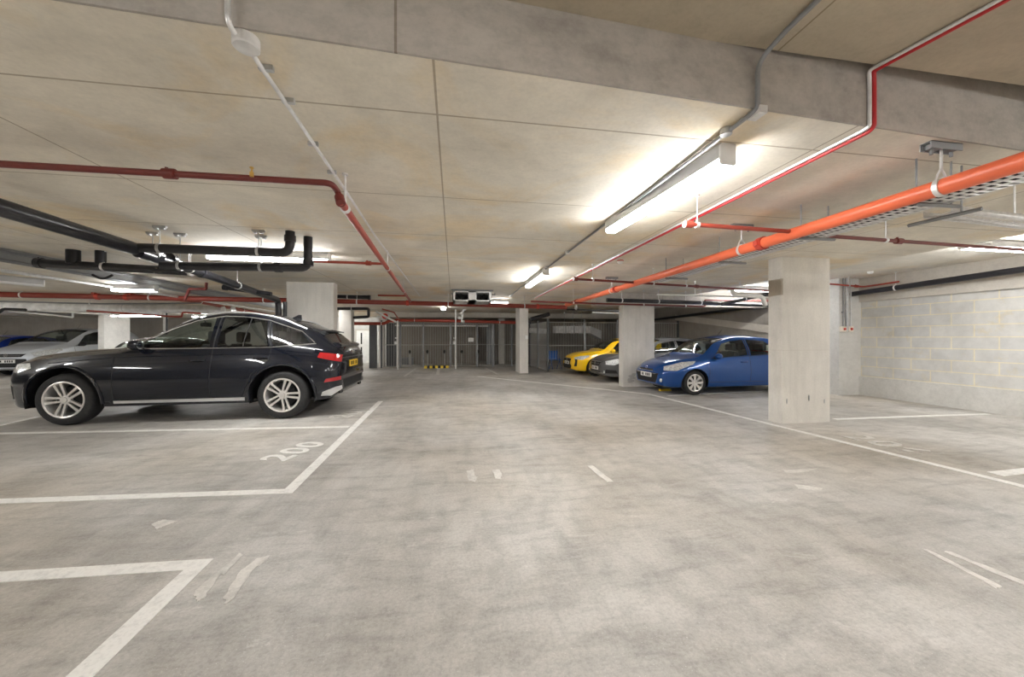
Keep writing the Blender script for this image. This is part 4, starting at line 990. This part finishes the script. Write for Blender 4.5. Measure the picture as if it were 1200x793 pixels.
# red fire alarm cable with white conduit
c0 = at(1157, 2, ZN-.01); c1 = at(1023, 83, ZN-.01); c2 = at(1022, 150, CEIL-.012); c3 = at(627, 349, CEIL-.012)
by = beam_y(c2.x)-.025
t = thing('alarm_cable', 'bright red fire alarm cable with a pale conduit beside it, stepping down the beam', 'cable', (c2.x, c2.y, CEIL))
m = MB(); m.path([(c0.x+.25, c0.y-.9, ZN-.012), (c1.x+.0, by-.01, ZN-.012), (c2.x, by, ZN-.07), (c2.x, by, CEIL-.01), (c2.x, by+.03, CEIL-.024), c3-Vector((0, 0, .012))], .0125, .02, 8); obj('red_cable', m, 'cable_red', t)
m = MB(); m.path([(c0.x+.22, c0.y-.9, ZN-.012), (c1.x-.03, by-.01, ZN-.012), (c2.x-.030, by, ZN-.07), (c2.x-.030, by, CEIL-.01), (c2.x-.028, by+.03, CEIL-.014), (c3.x-.028, c3.y, c3.z)], .010, .02, 8); obj('pale_conduit', m, 'galvl', t)
q = at(727, 305, CEIL); t = thing('smoke_detector', 'small white ceiling detector on a red base, between the lamp row and the orange pipe', 'detector', (q.x, q.y, CEIL))
m = MB(); m.lathe([(0, 0), (.05, 0), (.05, -.015), (0, -.015)], (0, 0, 0), 2, 18); obj('base', m, 'callred', t, world=False)
m = MB(); m.lathe([(.048, -.012), (.048, -.035), (.03, -.055), (0, -.057)], (0, 0, 0), 2, 18); obj('sensor_head', m, 'whitep', t, world=False)
# thin cross pipes on the right
zz = 2.29
a = at(804, 262.5, zz); b = at(921, 271, zz)
pipe('sprinkler_pipe', 'short thin red pipe branching left off the big orange pipe, nearest of the branches', 'pipe', [a, (alongbig(921).x-.03, b.y, zz)], .019, 'red2', rods=(.11,), couplings=(.02,))
a = at(948, 275, zz); b = at(1210, 293.5, zz); b2 = b+(b-a)*.8
pipe('sprinkler_pipe', 'thin dark red pipe running right from under the big orange pipe', 'pipe', [a, b2], .018, 'red', rods=(.95,), couplings=(1.12,))
a = at(673, 326.7, 2.28); b = at(905, 341, 2.28)
pipe('sprinkler_pipe', 'thin dark red pipe crossing beneath the orange pipe, middle distance', 'pipe', [a, b, b+(b-a)*.25], .021, 'red', rods=(.35, 1.6, 2.35), couplings=(.02, 2.6), n=10)
Yq = 8.9
pts = [on_y(622, 353, Yq), on_y(715, 356, Yq), on_y(826, 359, Yq), on_y(826, 351.5, Yq), on_y(903, 352.5, Yq)]
pipe('sprinkler_pipe', 'thin red pipe with a square kink in front of the middle column top', 'pipe', pts, .022, 'red', rods=(1.1, 3.0, 4.2), n=8, rad=.03)
pts = [on_y(770, 345, 7.3), on_y(905, 348.5, 7.3), on_y(960, 350, 7.3)]
pipe('water_pipe', 'thin white pipe above the bright blue hatchback', 'pipe', pts, .016, 'whitep', rods=(.9, 2.0), n=8)
pts = [on_y(711, 351.5, 8.7), on_y(800, 354, 8.7), on_y(905, 358, 8.7)]
pipe('drain_pipe', 'black horizontal pipe above the middle column', 'pipe', pts, .05, 'blackp', rods=(.4, 1.4, 2.6), n=12)
pts = [on_y(857, 338, 6.9), on_y(861, 345, 6.9), on_y(890, 346.5, 6.9), on_y(894, 349, 6.9), on_y(897, 358, 6.9)]
pipe('insulated_pipe', 'short white lagged pipe with a downward bend left of the nearest column', 'pipe', pts, .045, 'whitep', n=12, rad=.06)
pts = [(6.3, 9.3, 2.05), (8.0, 7.9, 2.24), (8.9, 7.55, 2.28)]
pipe('drain_pipe', 'black slanting pipe above the roof of the bright blue hatchback', 'pipe', [on_y(845, 356.5, 8.3), on_y(905, 343, 8.0)], .045, 'blackp', rods=(.6,), ceil=ZR)
# right wall
pts = [on_x(765, 374.5, XR-.2), on_x(850, 364, XR-.2), on_x(905, 357, XR-.2), on_x(977, 347.5, XR-.2), on_x(1120, 327, XR-.2), on_x(1200, 315.5, XR-.2), on_x(1290, 303, XR-.2)]
pipe('drain_pipe', 'long black pipe hung along the right-hand wall', 'pipe', pts, .055, 'blackp', rad=.3, rods=(5.8, 7.3, 9.4), couplings=(6.8, 8.4), ceil=ZR)
a = on_y(977, 333, 6.9); b = on_y(1012, 336, 6.9); e = on_x(1053, 330, 9.0)
pipe('sprinkler_pipe', 'thin red pipe ending in mid air near the right-hand wall', 'pipe', [(a.x-.9, a.y, a.z+.02), a, b, e], .02, 'red2', rods=(1.3,), ceil=ZR, couplings=(1.5,))
q = on_y(1020, 320, 6.3); t = thing('smoke_detector', 'small white ceiling detector near the right-hand wall', 'detector', (q.x, q.y, ZR)); m = MB(); m.lathe([(0, 0), (.05, 0), (.05, -.03), (.03, -.05), (0, -.052)], (0, 0, 0), 2, 16); obj('sensor_head', m, 'whitep', t, world=False)
# call points with conduits on the pier
for k, (u, lab) in enumerate(((986, 'cream switch box with a red button, left of two on the white pier'), (994, 'cream switch box with a red button, right of two on the white pier'))):
    q = on_y(u, 385.5, PY); t = thing('switch_box', lab, 'switch', (q.x, PY, q.z))
    m = MB(); m.rbox((0, -.035, 0), (.11, .07, .12), .012, 1); obj('box', m, 'cream', t, world=False)
    m = MB(); m.lathe([(0, -.022), (.026, -.02), (.028, 0)], (0, -.07, 0), 1, 16); obj('button', m, 'callred', t, world=False)
for k, (u, lab, mt_) in enumerate(((986.5, 'dark conduit dropping to the left switch box', 'steel_dk'), (990.5, 'broad grey trunking down the white pier', 'galv'), (995.5, 'thin pale conduit dropping to the right switch box', 'galvl'))):
    q = on_y(u, 385, PY); r = .011 if k != 1 else .03
    m = MB(); m.tube([(q.x, PY-.03, 1.46), (q.x, PY-.03, ZR)], r, 8); m.cbox((q.x, PY-.015, 1.9), (r*2.6, .03, .03)); tag(obj('vertical_conduit', m, mt_), lab, 'conduit')

# ---------------------------------------------------------------- perforated cable tray
def tray(label, p, q, w, hgt=.05, pitch=.05, rows=3):
    p = Vector(p); q = Vector(q); L = (q-p).length; d = (q-p).normalized(); s = Vector((-d.y, d.x, 0)).normalized()
    t = thing('cable_tray', label, 'cable tray', p); m = MB()
    nx = int(L/pitch); 
    def P(x, y, z=0): return p+d*x+s*y+Vector((0, 0, z))
    cw = w/rows
    for i in range(nx):
        x = i*pitch; vs = [P(x, -w/2), P(x, w/2), P(x+pitch*.42, w/2), P(x+pitch*.42, -w/2)]; m.add(vs, [(0, 1, 2, 3)])
        for r in range(rows+1):
            y = -w/2+r*cw; hw = cw*.22; y0 = max(-w/2, y-hw); y1 = min(w/2, y+hw)
            m.add([P(x+pitch*.42, y0), P(x+pitch*.42, y1), P(x+pitch, y1), P(x+pitch, y0)], [(0, 1, 2, 3)])
    bmv = m
    for sg in (-1, 1):
        y = sg*w/2; m.add([P(0, y), P(nx*pitch, y), P(nx*pitch, y, hgt), P(0, y, hgt)], [(0, 1, 2, 3)])
    obj('perforated_base', m, 'galvl', t, solid=.0018, fix=False)
    return t, P, L
a = at(1200, 207, 2.25); b = at(770, 331, 2.25); d2 = (b-a).normalized()
t, P_, L_ = tray('perforated galvanised tray hung just right of the big orange pipe', a-d2*1.2, b, .25)
for k, s in enumerate((.2, 1.62, 2.5, 3.6, 4.8, 6.0)):
    if s > L_-.1: continue
    m = MB(); q0 = P_(s, -.22, -.015); q1 = P_(s, .15, -.015); m.tube([q0, q1], .014, 4)
    for q in (P_(s, -.15), P_(s, .14)): m.tube([q, (q.x, q.y, CEIL if q.y > 1.75 else ZN)], .006, 6)
    obj('tray_bracket', m, 'steel_dk', t)
m = MB()
for k in range(3): m.tube([P_(0, -.06+k*.05, .012), P_(L_*.5, -.05+k*.05, .012), P_(L_, -.06+k*.05, .012)], .011, 6)
obj('power_cables', m, 'blackm', t)
a = at(1098, 252, 2.22); b = at(1210, 265, 2.22)
t, P_, L_ = tray('perforated tray branching right behind the red cross pipe', a, b+(b-a)*.9, .15, rows=2)
m = MB(); q0 = P_(.06, -.2, -.015); q1 = P_(.06, .2, -.015); m.tube([q0, q1], .014, 4)
q = P_(.9, .0); m2 = MB(); m2.tube([(q.x, q.y, 2.22), (q.x, q.y, CEIL)], .006, 6); obj('hanger_rod', m2, 'galvl', t); q = P_(.06, -.1); m.tube([(q.x, q.y, 2.22), (q.x, q.y, CEIL)], .006, 6); obj('tray_bracket', m, 'steel_dk', t)

# ---------------------------------------------------------------- black drainage on the left
zA = 2.29
n0 = at(-70, 223, zA); n1 = at(0, 243, zA); n2 = at(157, 291, zA)
pipe('drain_pipe', 'thick black pipe entering at the left edge and running away from the camera', 'pipe', [n0, n1, n2], .068, 'blackp', n=22, rods=(1.9,), strut=True, couplings=(2.2, 1.95))
e1 = on_y(326, 351.5, 8.62)
pipe('drain_pipe', 'black pipe carrying on downhill from the thick one to the broad pale column', 'pipe', [n2+Vector((0, .05, -.03)), n2.lerp(e1, .3)+Vector((0, 0, .0)), e1, (e1.x+.02, e1.y+.05, 0)], .06, 'blackp', rad=.12, n=18, rods=(.9, 2.2), couplings=(.7, 1.2))
q = on_y(331.5, 365, 8.62); m = MB(); m.tube([(q.x, 8.72, 0), (q.x, 8.72, 2.1)], .04, 12); tag(obj('vertical_drain_pipe', m, 'blackp'), 'upright black pipe against the left side of the broad pale column', 'pipe')
YA = n2.y+.0
r0 = on_y(340, 263, YA)
pipe('drain_pipe', 'upper black cross pipe turning up into the ceiling, in front of the lamp', 'pipe', [(n2.x, YA, 2.30), (r0.x, YA, 2.30), (r0.x, YA, CEIL)], .05, 'blackp', rad=.12, n=18, rods=(.25, 1.25), strut=True, couplings=(1.75,))
r1 = on_y(361, 266, YA+.22); lft = on_y(197, 305, YA+.22)
pipe('drain_pipe', 'lower black cross pipe turning up into the ceiling, in front of the lamp', 'pipe', [(lft.x-.12, YA+.30, 2.16), (r1.x, YA+.22, 2.17), (r1.x, YA+.22, CEIL)], .05, 'blackp', rad=.1, n=18, rods=(.2, 1.1), strut=True, couplings=(1.7, 1.3))
p = on_y(44, 308, 6.1); q = on_y(218, 318, 6.1)
t = pipe('drain_pipe', 'black cross pipe with two stubs into the ceiling, left side', 'pipe', [p, q], .06, 'blackp', n=18, rods=(.8, 1.9), couplings=(.03,))
for u in (86, 118):
    s = on_y(u, 300, 6.1); m = MB(); m.tube([(s.x, 6.1, p.z), (s.x, 6.1, CEIL)], .075 if u == 86 else .06, 16); obj('riser', m, 'blackp', t)
m = MB(); s = on_y(120, 322, 6.0); m.tube([(s.x-.12+.24*k/10, 6.0, s.z-.05*math.sin(PI*k/10)-.0) for k in range(11)], .016, 8); obj('sagging_cable', m, 'blackm', t)
pipe('drain_pipe', 'short capped black pipe above the black SUV roof', 'pipe', [on_y(262, 336.5, 7.5), on_y(318, 344.5, 7.5)], .04, 'blackp', couplings=(.03,))
# red branch behind the lamp
a = on_y(362, 306, 5.2); b = on_y(450, 309, 5.2)
pipe('sprinkler_pipe', 'thin red pipe joining the aisle pipe behind the black risers', 'pipe', [a, b], .018, 'red2', couplings=(.75,))
# cable trays, conduits and pipes in the far left
def simple(name, label, cat, pts, r, mt, n=8, rad=.05, **k): return pipe(name, label, cat, pts, r, mt, rad=rad, n=n, **k)
zl = 2.2
simple('cable_conduit', 'dark heavy cable under the lower lip of the grey soffit step', 'conduit', [(XLs+.04, 3.4, ZL+.02), (XLs+.04, 17, ZL+.02)], .018, 'steel_dk')
simple('conduit', 'thin dark conduit at the left edge below the grey soffit step', 'conduit', [on_y(-20, 299, 6.6), on_y(45, 300, 6.6)], .012, 'steel_dk')
simple('insulated_duct', 'foil lagged round duct crossing the far left', 'duct', [on_y(-40, 358, 13.0), on_y(110, 360, 13.0), on_y(262, 363, 13.0)], .13, 'foil', n=18, rods=(1.0, 4.0, 7.0), ceil=ZL)
simple('fire_main', 'brick red pipe running away above the black SUV roof', 'pipe', [on_y(150, 345.5, 9.9), on_y(225, 351.5, 11.5), on_y(326, 371.5, 17.5)], .06, 'red2', n=10, rods=(2, 4.5), ceil=ZL, rad=.4)
simple('sprinkler_pipe', 'thin red riser pipe dropping from the low soffit on the left', 'pipe', [on_y(109.5, 326, 9.85), on_y(109.5, 345, 9.85)], .04, 'red2')
simple('sprinkler_pipe', 'small square-bent red pipe above the black SUV windscreen', 'pipe', [on_y(216, 352, 9.0), on_y(222, 338.5, 9.0), on_y(241.5, 338.5, 9.0), on_y(242, 331, 9.0)], .03, 'red', rad=.02)
simple('sprinkler_pipe', 'thin red pipe under the foil duct on the left', 'pipe', [on_y(102, 364, 12.0), on_y(205, 371, 12.0), on_y(213, 371, 12.0), on_y(214, 366, 12.0), on_y(235, 367, 12.0)], .025, 'red2', rad=.02)
simple('sprinkler_pipe', 'thin dark pipe above the foil duct on the left', 'pipe', [on_y(0, 353, 11.5), on_y(120, 356, 11.5), on_y(235, 355, 11.5)], .02, 'steel_dk', rods=(2, 5), ceil=ZL)
simple('conduit', 'white conduit frame below the foil duct, left', 'conduit', [on_y(10, 364.5, 12.2), on_y(62, 369, 12.2), on_y(85, 372, 12.2), on_y(85.5, 366, 12.2), on_y(44, 364, 12.2)], .022, 'whitep', rad=.02)
simple('conduit', 'long white conduit crossing above the people carrier', 'conduit', [on_y(60, 364.5, 13.6), on_y(140, 369.5, 13.6)], .022, 'whitep')
simple('drain_pipe', 'twisted black pipe at the left edge below the duct', 'pipe', [on_y(-10, 372, 12), on_y(4, 362, 12), on_y(30, 363, 12)], .04, 'blackp')
simple('vertical_pipe', 'white upright pipe right of the far white column', 'pipe', [on_y(192.5, 366, 13), on_y(192.5, 388, 13)], .03, 'whitep')
simple('vertical_pipe', 'black upright pipe beside the white one, above the black SUV windscreen', 'pipe', [on_y(195.5, 366, 13.2), on_y(195.5, 392, 13.2)], .025, 'blackp')
# thick grey line along the soffit step
simple('cable_conduit', 'dark conduit following the edge of the grey soffit step', 'conduit', [(XLs+.03, 3.4, CEIL-.05), (XLs+.03, 14, CEIL-.05)], .02, 'steel_dk', rods=())
simple('cable_conduit', 'pale pipe under the low soffit on the far left', 'conduit', [(XLs-.4, 3.4, ZL-.06), (XLs-.4, 15, ZL-.06)], .025, 'galvl')
# pipes right of the broad pale column, near the white door
YQ = 11.2
simple('drain_pipe', 'black pipe right of the broad pale column, above the cross pipe', 'pipe', [on_y(390, 347, YQ), on_y(433, 348.5, YQ)], .06, 'blackp', n=12, rods=(.4,), couplings=(1.0,))
simple('sprinkler_pipe', 'short red branch left off the aisle pipe at its far end', 'pipe', [on_y(443, 346, 10.9), on_y(478, 346.5, 10.9)], .025, 'red2')
YQ = 13.5
simple('drain_pipe', 'black pipe with elbow above the white door, upper', 'pipe', [on_y(394, 361.5, YQ), on_y(432, 361.5, YQ), on_y(432, 371, YQ), on_y(414, 372, YQ)], .05, 'blackp', n=10, rods=(.5,), rad=.06)
simple('fire_main', 'far red cross pipe above the white door', 'pipe', [on_y(412, 379, 16.3), on_y(450, 379, 16.3), on_y(456, 376, 16.3), on_y(466, 375, 16.3), on_y(534, 376, 16.3), on_y(590, 377.5, 16.3), on_y(606, 378, 16.3)], .065, 'red2', n=10, rods=(1.2, 2.6, 4.6, 6.3), rad=.08, couplings=(1.7,), cm='callred')
simple('sprinkler_pipe', 'thin red pipe slanting from the valve towards the white door', 'pipe', [on_y(448, 362, 14.5), on_y(462, 366, 15), on_y(467, 374, 15.6)], .025, 'red2')
simple('conduit', 'white conduit slanting above the white door', 'conduit', [on_y(441, 365, 14.8), on_y(452, 371, 15.2), on_y(464, 377, 15.7)], .04, 'whitep')
t = thing('alarm_valve', 'red and white valve set on the far cross pipe left of the cage', 'valve', tuple(on_y(449, 372, 16.0)))
m = MB(); m.ball((0, 0, 0), (.12, .1, .1)); m.tube([(-.25, 0, .03), (.25, 0, .03)], .05, 10); obj('valve_body', m, 'whitep', t, world=False)
m = MB(); m.lathe([(.0, 0), (.10, 0), (.12, .02), (.10, .04), (0, .04)], (.1, -.16, .05), 1, 16); obj('hand_wheel', m, 'callred', t, world=False)
t = thing('alarm_valve', 'white valve cluster on the tall white post in front of the cage', 'valve', tuple(on_y(541, 367, 15.9)))
m = MB()
for k, (x, z) in enumerate(((0, 0), (.12, .16), (-.1, -.2), (.15, .3), (.05, -.35))): m.ball((x, 0, z), (.09, .07, .06), 10)
m.tube([(0, 0, -.4), (0.05, 0, 0), (.1, 0, .45)], .035, 8); obj('valve_body', m, 'whitep', t, world=False)
for u in (466, 534):
    q = on_y(u, 430, 16.0); t = thing('white_post', 'tall thin white post, %s' % ('left of the two in front of the cage' if u == 466 else 'right of the two in front of the cage'), 'post', (q.x, 16.0, 0))
    m = MB(); m.tube([(0, 0, 0), (0, 0, 2.05 if u == 466 else CEIL)], .03, 10); obj('tube', m, 'whitep', t, world=False)
    m = MB(); m.cbox((-.05, -.04, 1.12), (.14, .06, .12)); m.cbox((-.05, -.04, 1.32), (.10, .05, .06)); obj('socket_box', m, 'whitep', t, world=False)
# jet fan box under the ceiling
q = on_y(531, 338, 9.35); q2 = on_y(576, 338, 9.35)
t = thing('ventilation_fan', 'grey ceiling fan unit with two dark square openings above the aisle', 'fan', ((q.x+q2.x)/2, 9.35, CEIL))
w = (q2.x-q.x); m = MB(); z0 = -.05; z1 = -.30
for xa, xb in ((-w/2, -w/2+.05), (-.10, .10), (w/2-.05, w/2)): m.box((xa, 0, z1), (xb, .95, z0))
m.box((-w/2, 0, z0-.03), (w/2, .95, z0)); m.box((-w/2, 0, z1), (w/2, .95, z1+.03)); m.box((-w/2+.02, .5, z1+.01), (w/2-.02, .52, z0-.01)); obj('casing', m, 'galvl', t, world=False)
for sx in (-1, 1):
    m = MB(); m.lathe([(.0, -.02), (.04, 0), (.04, .1)], (sx*.3, .3, (z0+z1)/2), 1, 14)
    for k in range(5):
        a = 2*PI*k/5; m.add([(sx*.3+.03*math.cos(a), .33, (z0+z1)/2+.03*math.sin(a)), (sx*.3+.1*math.cos(a-.2), .32, (z0+z1)/2+.1*math.sin(a-.2)), (sx*.3+.1*math.cos(a+.3), .36, (z0+z1)/2+.1*math.sin(a+.3)), (sx*.3+.03*math.cos(a+.3), .35, (z0+z1)/2+.03*math.sin(a+.3))], [(0, 1, 2, 3)])
    obj('impeller', m, 'blackm', t, world=False, solid=.004)
    m = MB(); m.box((sx*.3-.2, .48, z1+.03), (sx*.3+.2, .5, z0-.03)); obj('baffle', m, 'blackm', t, world=False)
m = MB(); 
for x in (-w/2+.02, w/2-.02):
    for y in (.1, .9): m.tube([(x, y, z0), (x, y, 0)], .008, 6)
m.box((-w/2-.05, .08, -.03), (w/2+.05, .12, 0)); m.box((-w/2-.05, .88, -.03), (w/2+.05, .92, 0)); m.tube([(w/2, .2, -.1), (w/2+.12, .3, -.1), (w/2+.14, .5, -.03)], .015, 6); obj('hanger_frame', m, 'steel_dk', t, world=False)

# ---------------------------------------------------------------- barred cage fences
def fence(name_label, p, q, z, post_us, gate=None, dz=.03, rails=(.06, 1.02)):
    p = Vector(p); q = Vector(q); d = (q-p).normalized(); L = (q-p).length; s = Vector((-d.y, d.x, 0))
    t = thing('barred_fence', name_label, 'fence', p)
    m = MB(); n = int(L/.105)
    rz = math.atan2(d.y, d.x)
    for i in range(n+1):
        c = p+d*(i*L/n); m.tube([(c.x, c.y, dz), (c.x, c.y, z)], .0065, 4, cap=False)
    obj('bars', m, 'mesh', t); t.children[0]['kind'] = 'stuff'
    for zr in rails+(z-.02,):
        m = MB(); m.tube([p+Vector((0, 0, zr))-s*.01, q+Vector((0, 0, zr))-s*.01], .016, 4); obj('rail', m, 'mesh', t)
    for f in post_us:
        c = p+d*L*f; m = MB(); m.cbox((c.x, c.y, (z+.08)/2), (.07, .07, z+.08), rz); obj('fence_post', m, 'steel_dk' if f not in (0, 1) else 'post', t)
    return t
A0 = on_y(447, 429, 16.9); A1 = on_y(621, 429, 16.9)
t = fence('long barred steel fence across the end of the aisle', (A0.x, 16.9, 0), (A1.x, 16.9, 0), 2.02, (0, .12, .27, .45, .63, .74, .87, 1))
m = MB(); q = on_y(552, 398, 16.85); m.cbox((q.x, 16.84, q.z), (.26, .012, .18)); obj('notice_board', m, 'whitep', t, label=None) if False else obj('notice_board', m, 'whitep', t)
B0 = at(642, 435.2, 0)
fence('short barred fence side running towards the camera, left of the folding chair', (B0.x, B0.y, 0), (A1.x, 16.9, 0), 1.98, (0, .5, 1))
fence('barred fence behind the yellow hatchback', (B0.x, B0.y, 0), (XR, B0.y, 0), 1.96, (0, .27, .52, .75, 1))
C0 = on_y(436.5, 430, 16.9)
m = MB(); m.cbox((C0.x, 16.9, 1.0), (.26, .08, 2.05)); m.cbox((C0.x+.17, 16.88, 1.0), (.05, .05, 2.0)); tag(obj('cage_gate_post', m, 'post'), 'dark steel gate post between the white door and the cage', 'post')
q = on_y(456, 400, 17.5); q2 = on_y(463, 400, 17.5); m = MB(); m.box((q.x-.12, 17.5, 0), (q2.x+.05, 17.55, 2.0)); m.box((q.x-.15, 17.45, 1.0), (q2.x+.05, 17.5, 1.04)); tag(obj('steel_screen', m, 'post'), 'dark sheet panel at the left end of the cage', 'panel')
q = on_y(570, 400, 18.4); m = MB(); m.box((q.x, 18.4, 0), (q.x+.36, 18.45, 2.05)); m.box((q.x+.36, 18.36, 0), (q.x+.42, 18.48, 2.1)); tag(obj('steel_screen', m, 'steel_dk'), 'dark grey sheet panel right of the notice board inside the cage', 'panel')
# cable tray above the cage
tray_p = on_y(463, 382, 17.3); tray_q = on_y(572, 382, 17.3)
t = thing('cable_trunking', 'bright metal trunking running along the top of the cage', 'trunking', tray_p)
m = MB(); m.box((tray_p.x, 17.25, 1.86), (tray_q.x, 17.45, 1.93)); obj('channel', m, 'galvl', t)
m = MB(); m.box((tray_p.x, 17.27, 1.95), (tray_q.x, 17.4, 2.03)); obj('cables', m, 'steel_dk', t)
# bicycle stands in the cage
for k, u in enumerate((480, 501, 521, 541, 560)):
    q = on_y(u, 415, 18.2); t = thing('bicycle_stand', 'low grey cycle stand inside the cage, %s from the left' % ('first', 'second', 'third', 'fourth', 'fifth')[k], 'cycle stand', (q.x, 18.2, 0))
    m = MB(); m.path([(0, 0, 0), (0, 0, .55), (0, .35, .55), (0, .35, 0)], .025, .1, 8); obj('hoop', m, 'mesh', t, world=False)
    m = MB(); m.ball((.0, -.02, .66), (.06, .05, .09), 10); obj('lock', m, 'blackm', t, world=False)
q = on_y(476, 422, 18.3); m = MB(); m.rbox((q.x, 18.95, .16), (.55, .4, .32), .03, 2); m.cbox((q.x, 18.95, .33), (.6, .45, .03)); tag(obj('storage_crate', m, 'steel_dk'), 'grey storage crate on the floor at the left of the cage', 'crate')
# striped wheel stop
a = at(497.5, 431.5, 0); b = at(525.5, 431.5, 0)
t = thing('wheel_stop', 'low black and yellow striped wheel stop in front of the cage', 'wheel stop', ((a.x+b.x)/2, a.y, 0))
w = (b-a).length; m = MB(); n = 9
for i in range(n):
    x0 = -w/2+w*i/n; m.cur = i % 2; m.prism([(-.08, 0), (.08, 0), (.05, .11), (-.05, .11)], x0, x0+w/n, 0)
obj('rubber_block', m, ['yellow', 'blackm'], t, world=False)
q = at(786, 459.5, 0); m = MB(); m.prism([(-.06, 0), (.06, 0), (.04, .05), (-.04, .05)], q.x-.14, q.x+.14, 0); m.v = [Vector((v.x, v.y+q.y+.25, v.z)) for v in m.v]; tag(obj('wheel_chock', m, 'yellow'), 'small yellow chock on the floor under the nose of the bright blue hatchback', 'wheel stop')
# white door in the far white wall
q = on_y(417.5, 400, 20.5); q2 = on_y(436, 400, 20.5)
d = MB(); d.box((q.x, 20.52, 0), (q2.x, 20.6, 1.72)); dr = struct('door_1', d, 'door')
m = MB(); x = q.x+.22; m.box((x, 20.50, .25), (x+.07, 20.53, .85)); m.box((x, 20.50, 1.0), (x+.07, 20.53, 1.60)); obj('vision_panel', m, 'blackm', dr)
m = MB(); m.box((q.x+.05, 20.47, .86), (q.x+.10, 20.52, 1.12)); obj('door_handle', m, 'galv', dr)
m = MB(); m.box((q.x-.07, 20.54, 0), (q.x, 20.6, 1.80)); m.box((q.x-.07, 20.54, 1.72), (q2.x+.05, 20.6, 1.80)); struct('trim_7', m, 'lintel')
# folding chair behind the bars
q = on_y(649, 420, 15.2); t = thing('folding_chair', 'blue folding chair standing behind the bars left of the yellow hatchback', 'chair', (q.x, 15.0, 0), .15)
m = MB(); m.prism([(-.20, .44), (.20, .44), (.18, .78), (-.18, .78)], .20, .23, 1); obj('backrest', m, 'blueplastic', t, world=False)
m = MB(); m.rbox((0, 0, .42), (.42, .40, .03), .03, 2); obj('seat', m, 'blueplastic', t, world=False)
for sx in (-1, 1):
    m = MB(); m.tube([(sx*.2, -.22, 0), (sx*.2, .0, .42), (sx*.19, .23, .82)], .012, 8); obj('leg', m, 'blueplastic', t, world=False)
    m = MB(); m.tube([(sx*.18, .24, 0), (sx*.18, .0, .3), (sx*.18, -.12, .42)], .012, 8); obj('leg', m, 'blueplastic', t, world=False)
# ventilation duct behind the fence on the right
YD = 16.2
t = thing('ventilation_duct', 'shiny silver rectangular duct behind the bars above the yellow hatchback', 'duct', tuple(on_y(650, 386, YD)))
a = on_y(651, 390, YD); b = on_y(692, 382, YD); m = MB(); m.box((a.x, YD, a.z), (b.x, YD+.5, b.z)); obj('straight_section', m, 'foil', t)
c = on_y(705, 388, YD); m = MB(); m.add([(b.x, YD, a.z), (b.x, YD, b.z), (c.x, YD, b.z-.22), (c.x, YD, a.z-.28), (b.x, YD+.5, a.z), (b.x, YD+.5, b.z), (c.x, YD+.5, b.z-.22), (c.x, YD+.5, a.z-.28)], [(0, 1, 2, 3), (4, 7, 6, 5), (1, 5, 6, 2), (0, 3, 7, 4), (0, 4, 5, 1), (2, 6, 7, 3)]); obj('offset_section', m, 'galv', t)
m = MB()
for u in (663, 673, 683): q = on_y(u, 386, YD); m.box((q.x-.02, YD-.03, a.z-.03), (q.x+.02, YD+.53, b.z+.03)); m.tube([(q.x, YD+.2, b.z), (q.x, YD+.2, CEIL)], .01, 6)
obj('duct_flange', m, 'galv', t)
simple('ventilation_duct', 'short round silver duct left of the rectangular one, behind the bars', 'duct', [on_y(621, 387, 16.4), on_y(640, 388, 16.4)], .12, 'foil', n=16)
simple('drain_pipe', 'green-black bundle of pipes above the folding chair', 'pipe', [on_y(622, 374, 13.0), on_y(633, 371, 13.0), on_y(643, 368, 13.2)], .08, 'blackp', n=10)
simple('conduit', 'pale conduit in front of the dark cage roof, right of the slim column', 'conduit', [on_y(694, 366, 12.0), on_y(726, 367, 12.0)], .03, 'galvl')
simple('conduit', 'dark conduit beyond the end of the orange pipe', 'conduit', [on_y(664, 362.5, 11.0), on_y(730, 364.5, 11.0)], .025, 'blackm')
t = thing('wall_switch', 'small white switch box on the slim column', 'switch', tuple(on_y(617, 395, at(609, 437.3, 0).y-.02)))
m = MB(); m.rbox((0, -.02, 0), (.11, .05, .14), .01, 1); obj('box', m, 'whitep', t, world=False)

build_cars()

# ---------------------------------------------------------------- camera, world, colour
cam = bpy.data.cameras.new('camera'); co = bpy.data.objects.new('camera', cam); COL.objects.link(co)
cam.lens = F/1200*36; cam.sensor_width = 36; cam.clip_end = 100
co.location = (0, 0, H); co.rotation_euler = (PI/2, 0, -YAW); SC.camera = co
w = bpy.data.worlds.new('world'); SC.world = w; w.use_nodes = True
w.node_tree.nodes['Background'].inputs[0].default_value = (1, .98, .95, 1); w.node_tree.nodes['Background'].inputs[1].default_value = .0
SC.view_settings.view_transform = 'Standard'; SC.view_settings.look = 'None'; SC.view_settings.gamma = 1; SC.view_settings.use_curve_mapping = False
SC.view_settings.exposure = 1.68
SC.cycles.max_bounces = 10; SC.cycles.diffuse_bounces = 6; SC.cycles.transparent_max_bounces = 16
SC.cycles.sample_clamp_indirect = 6
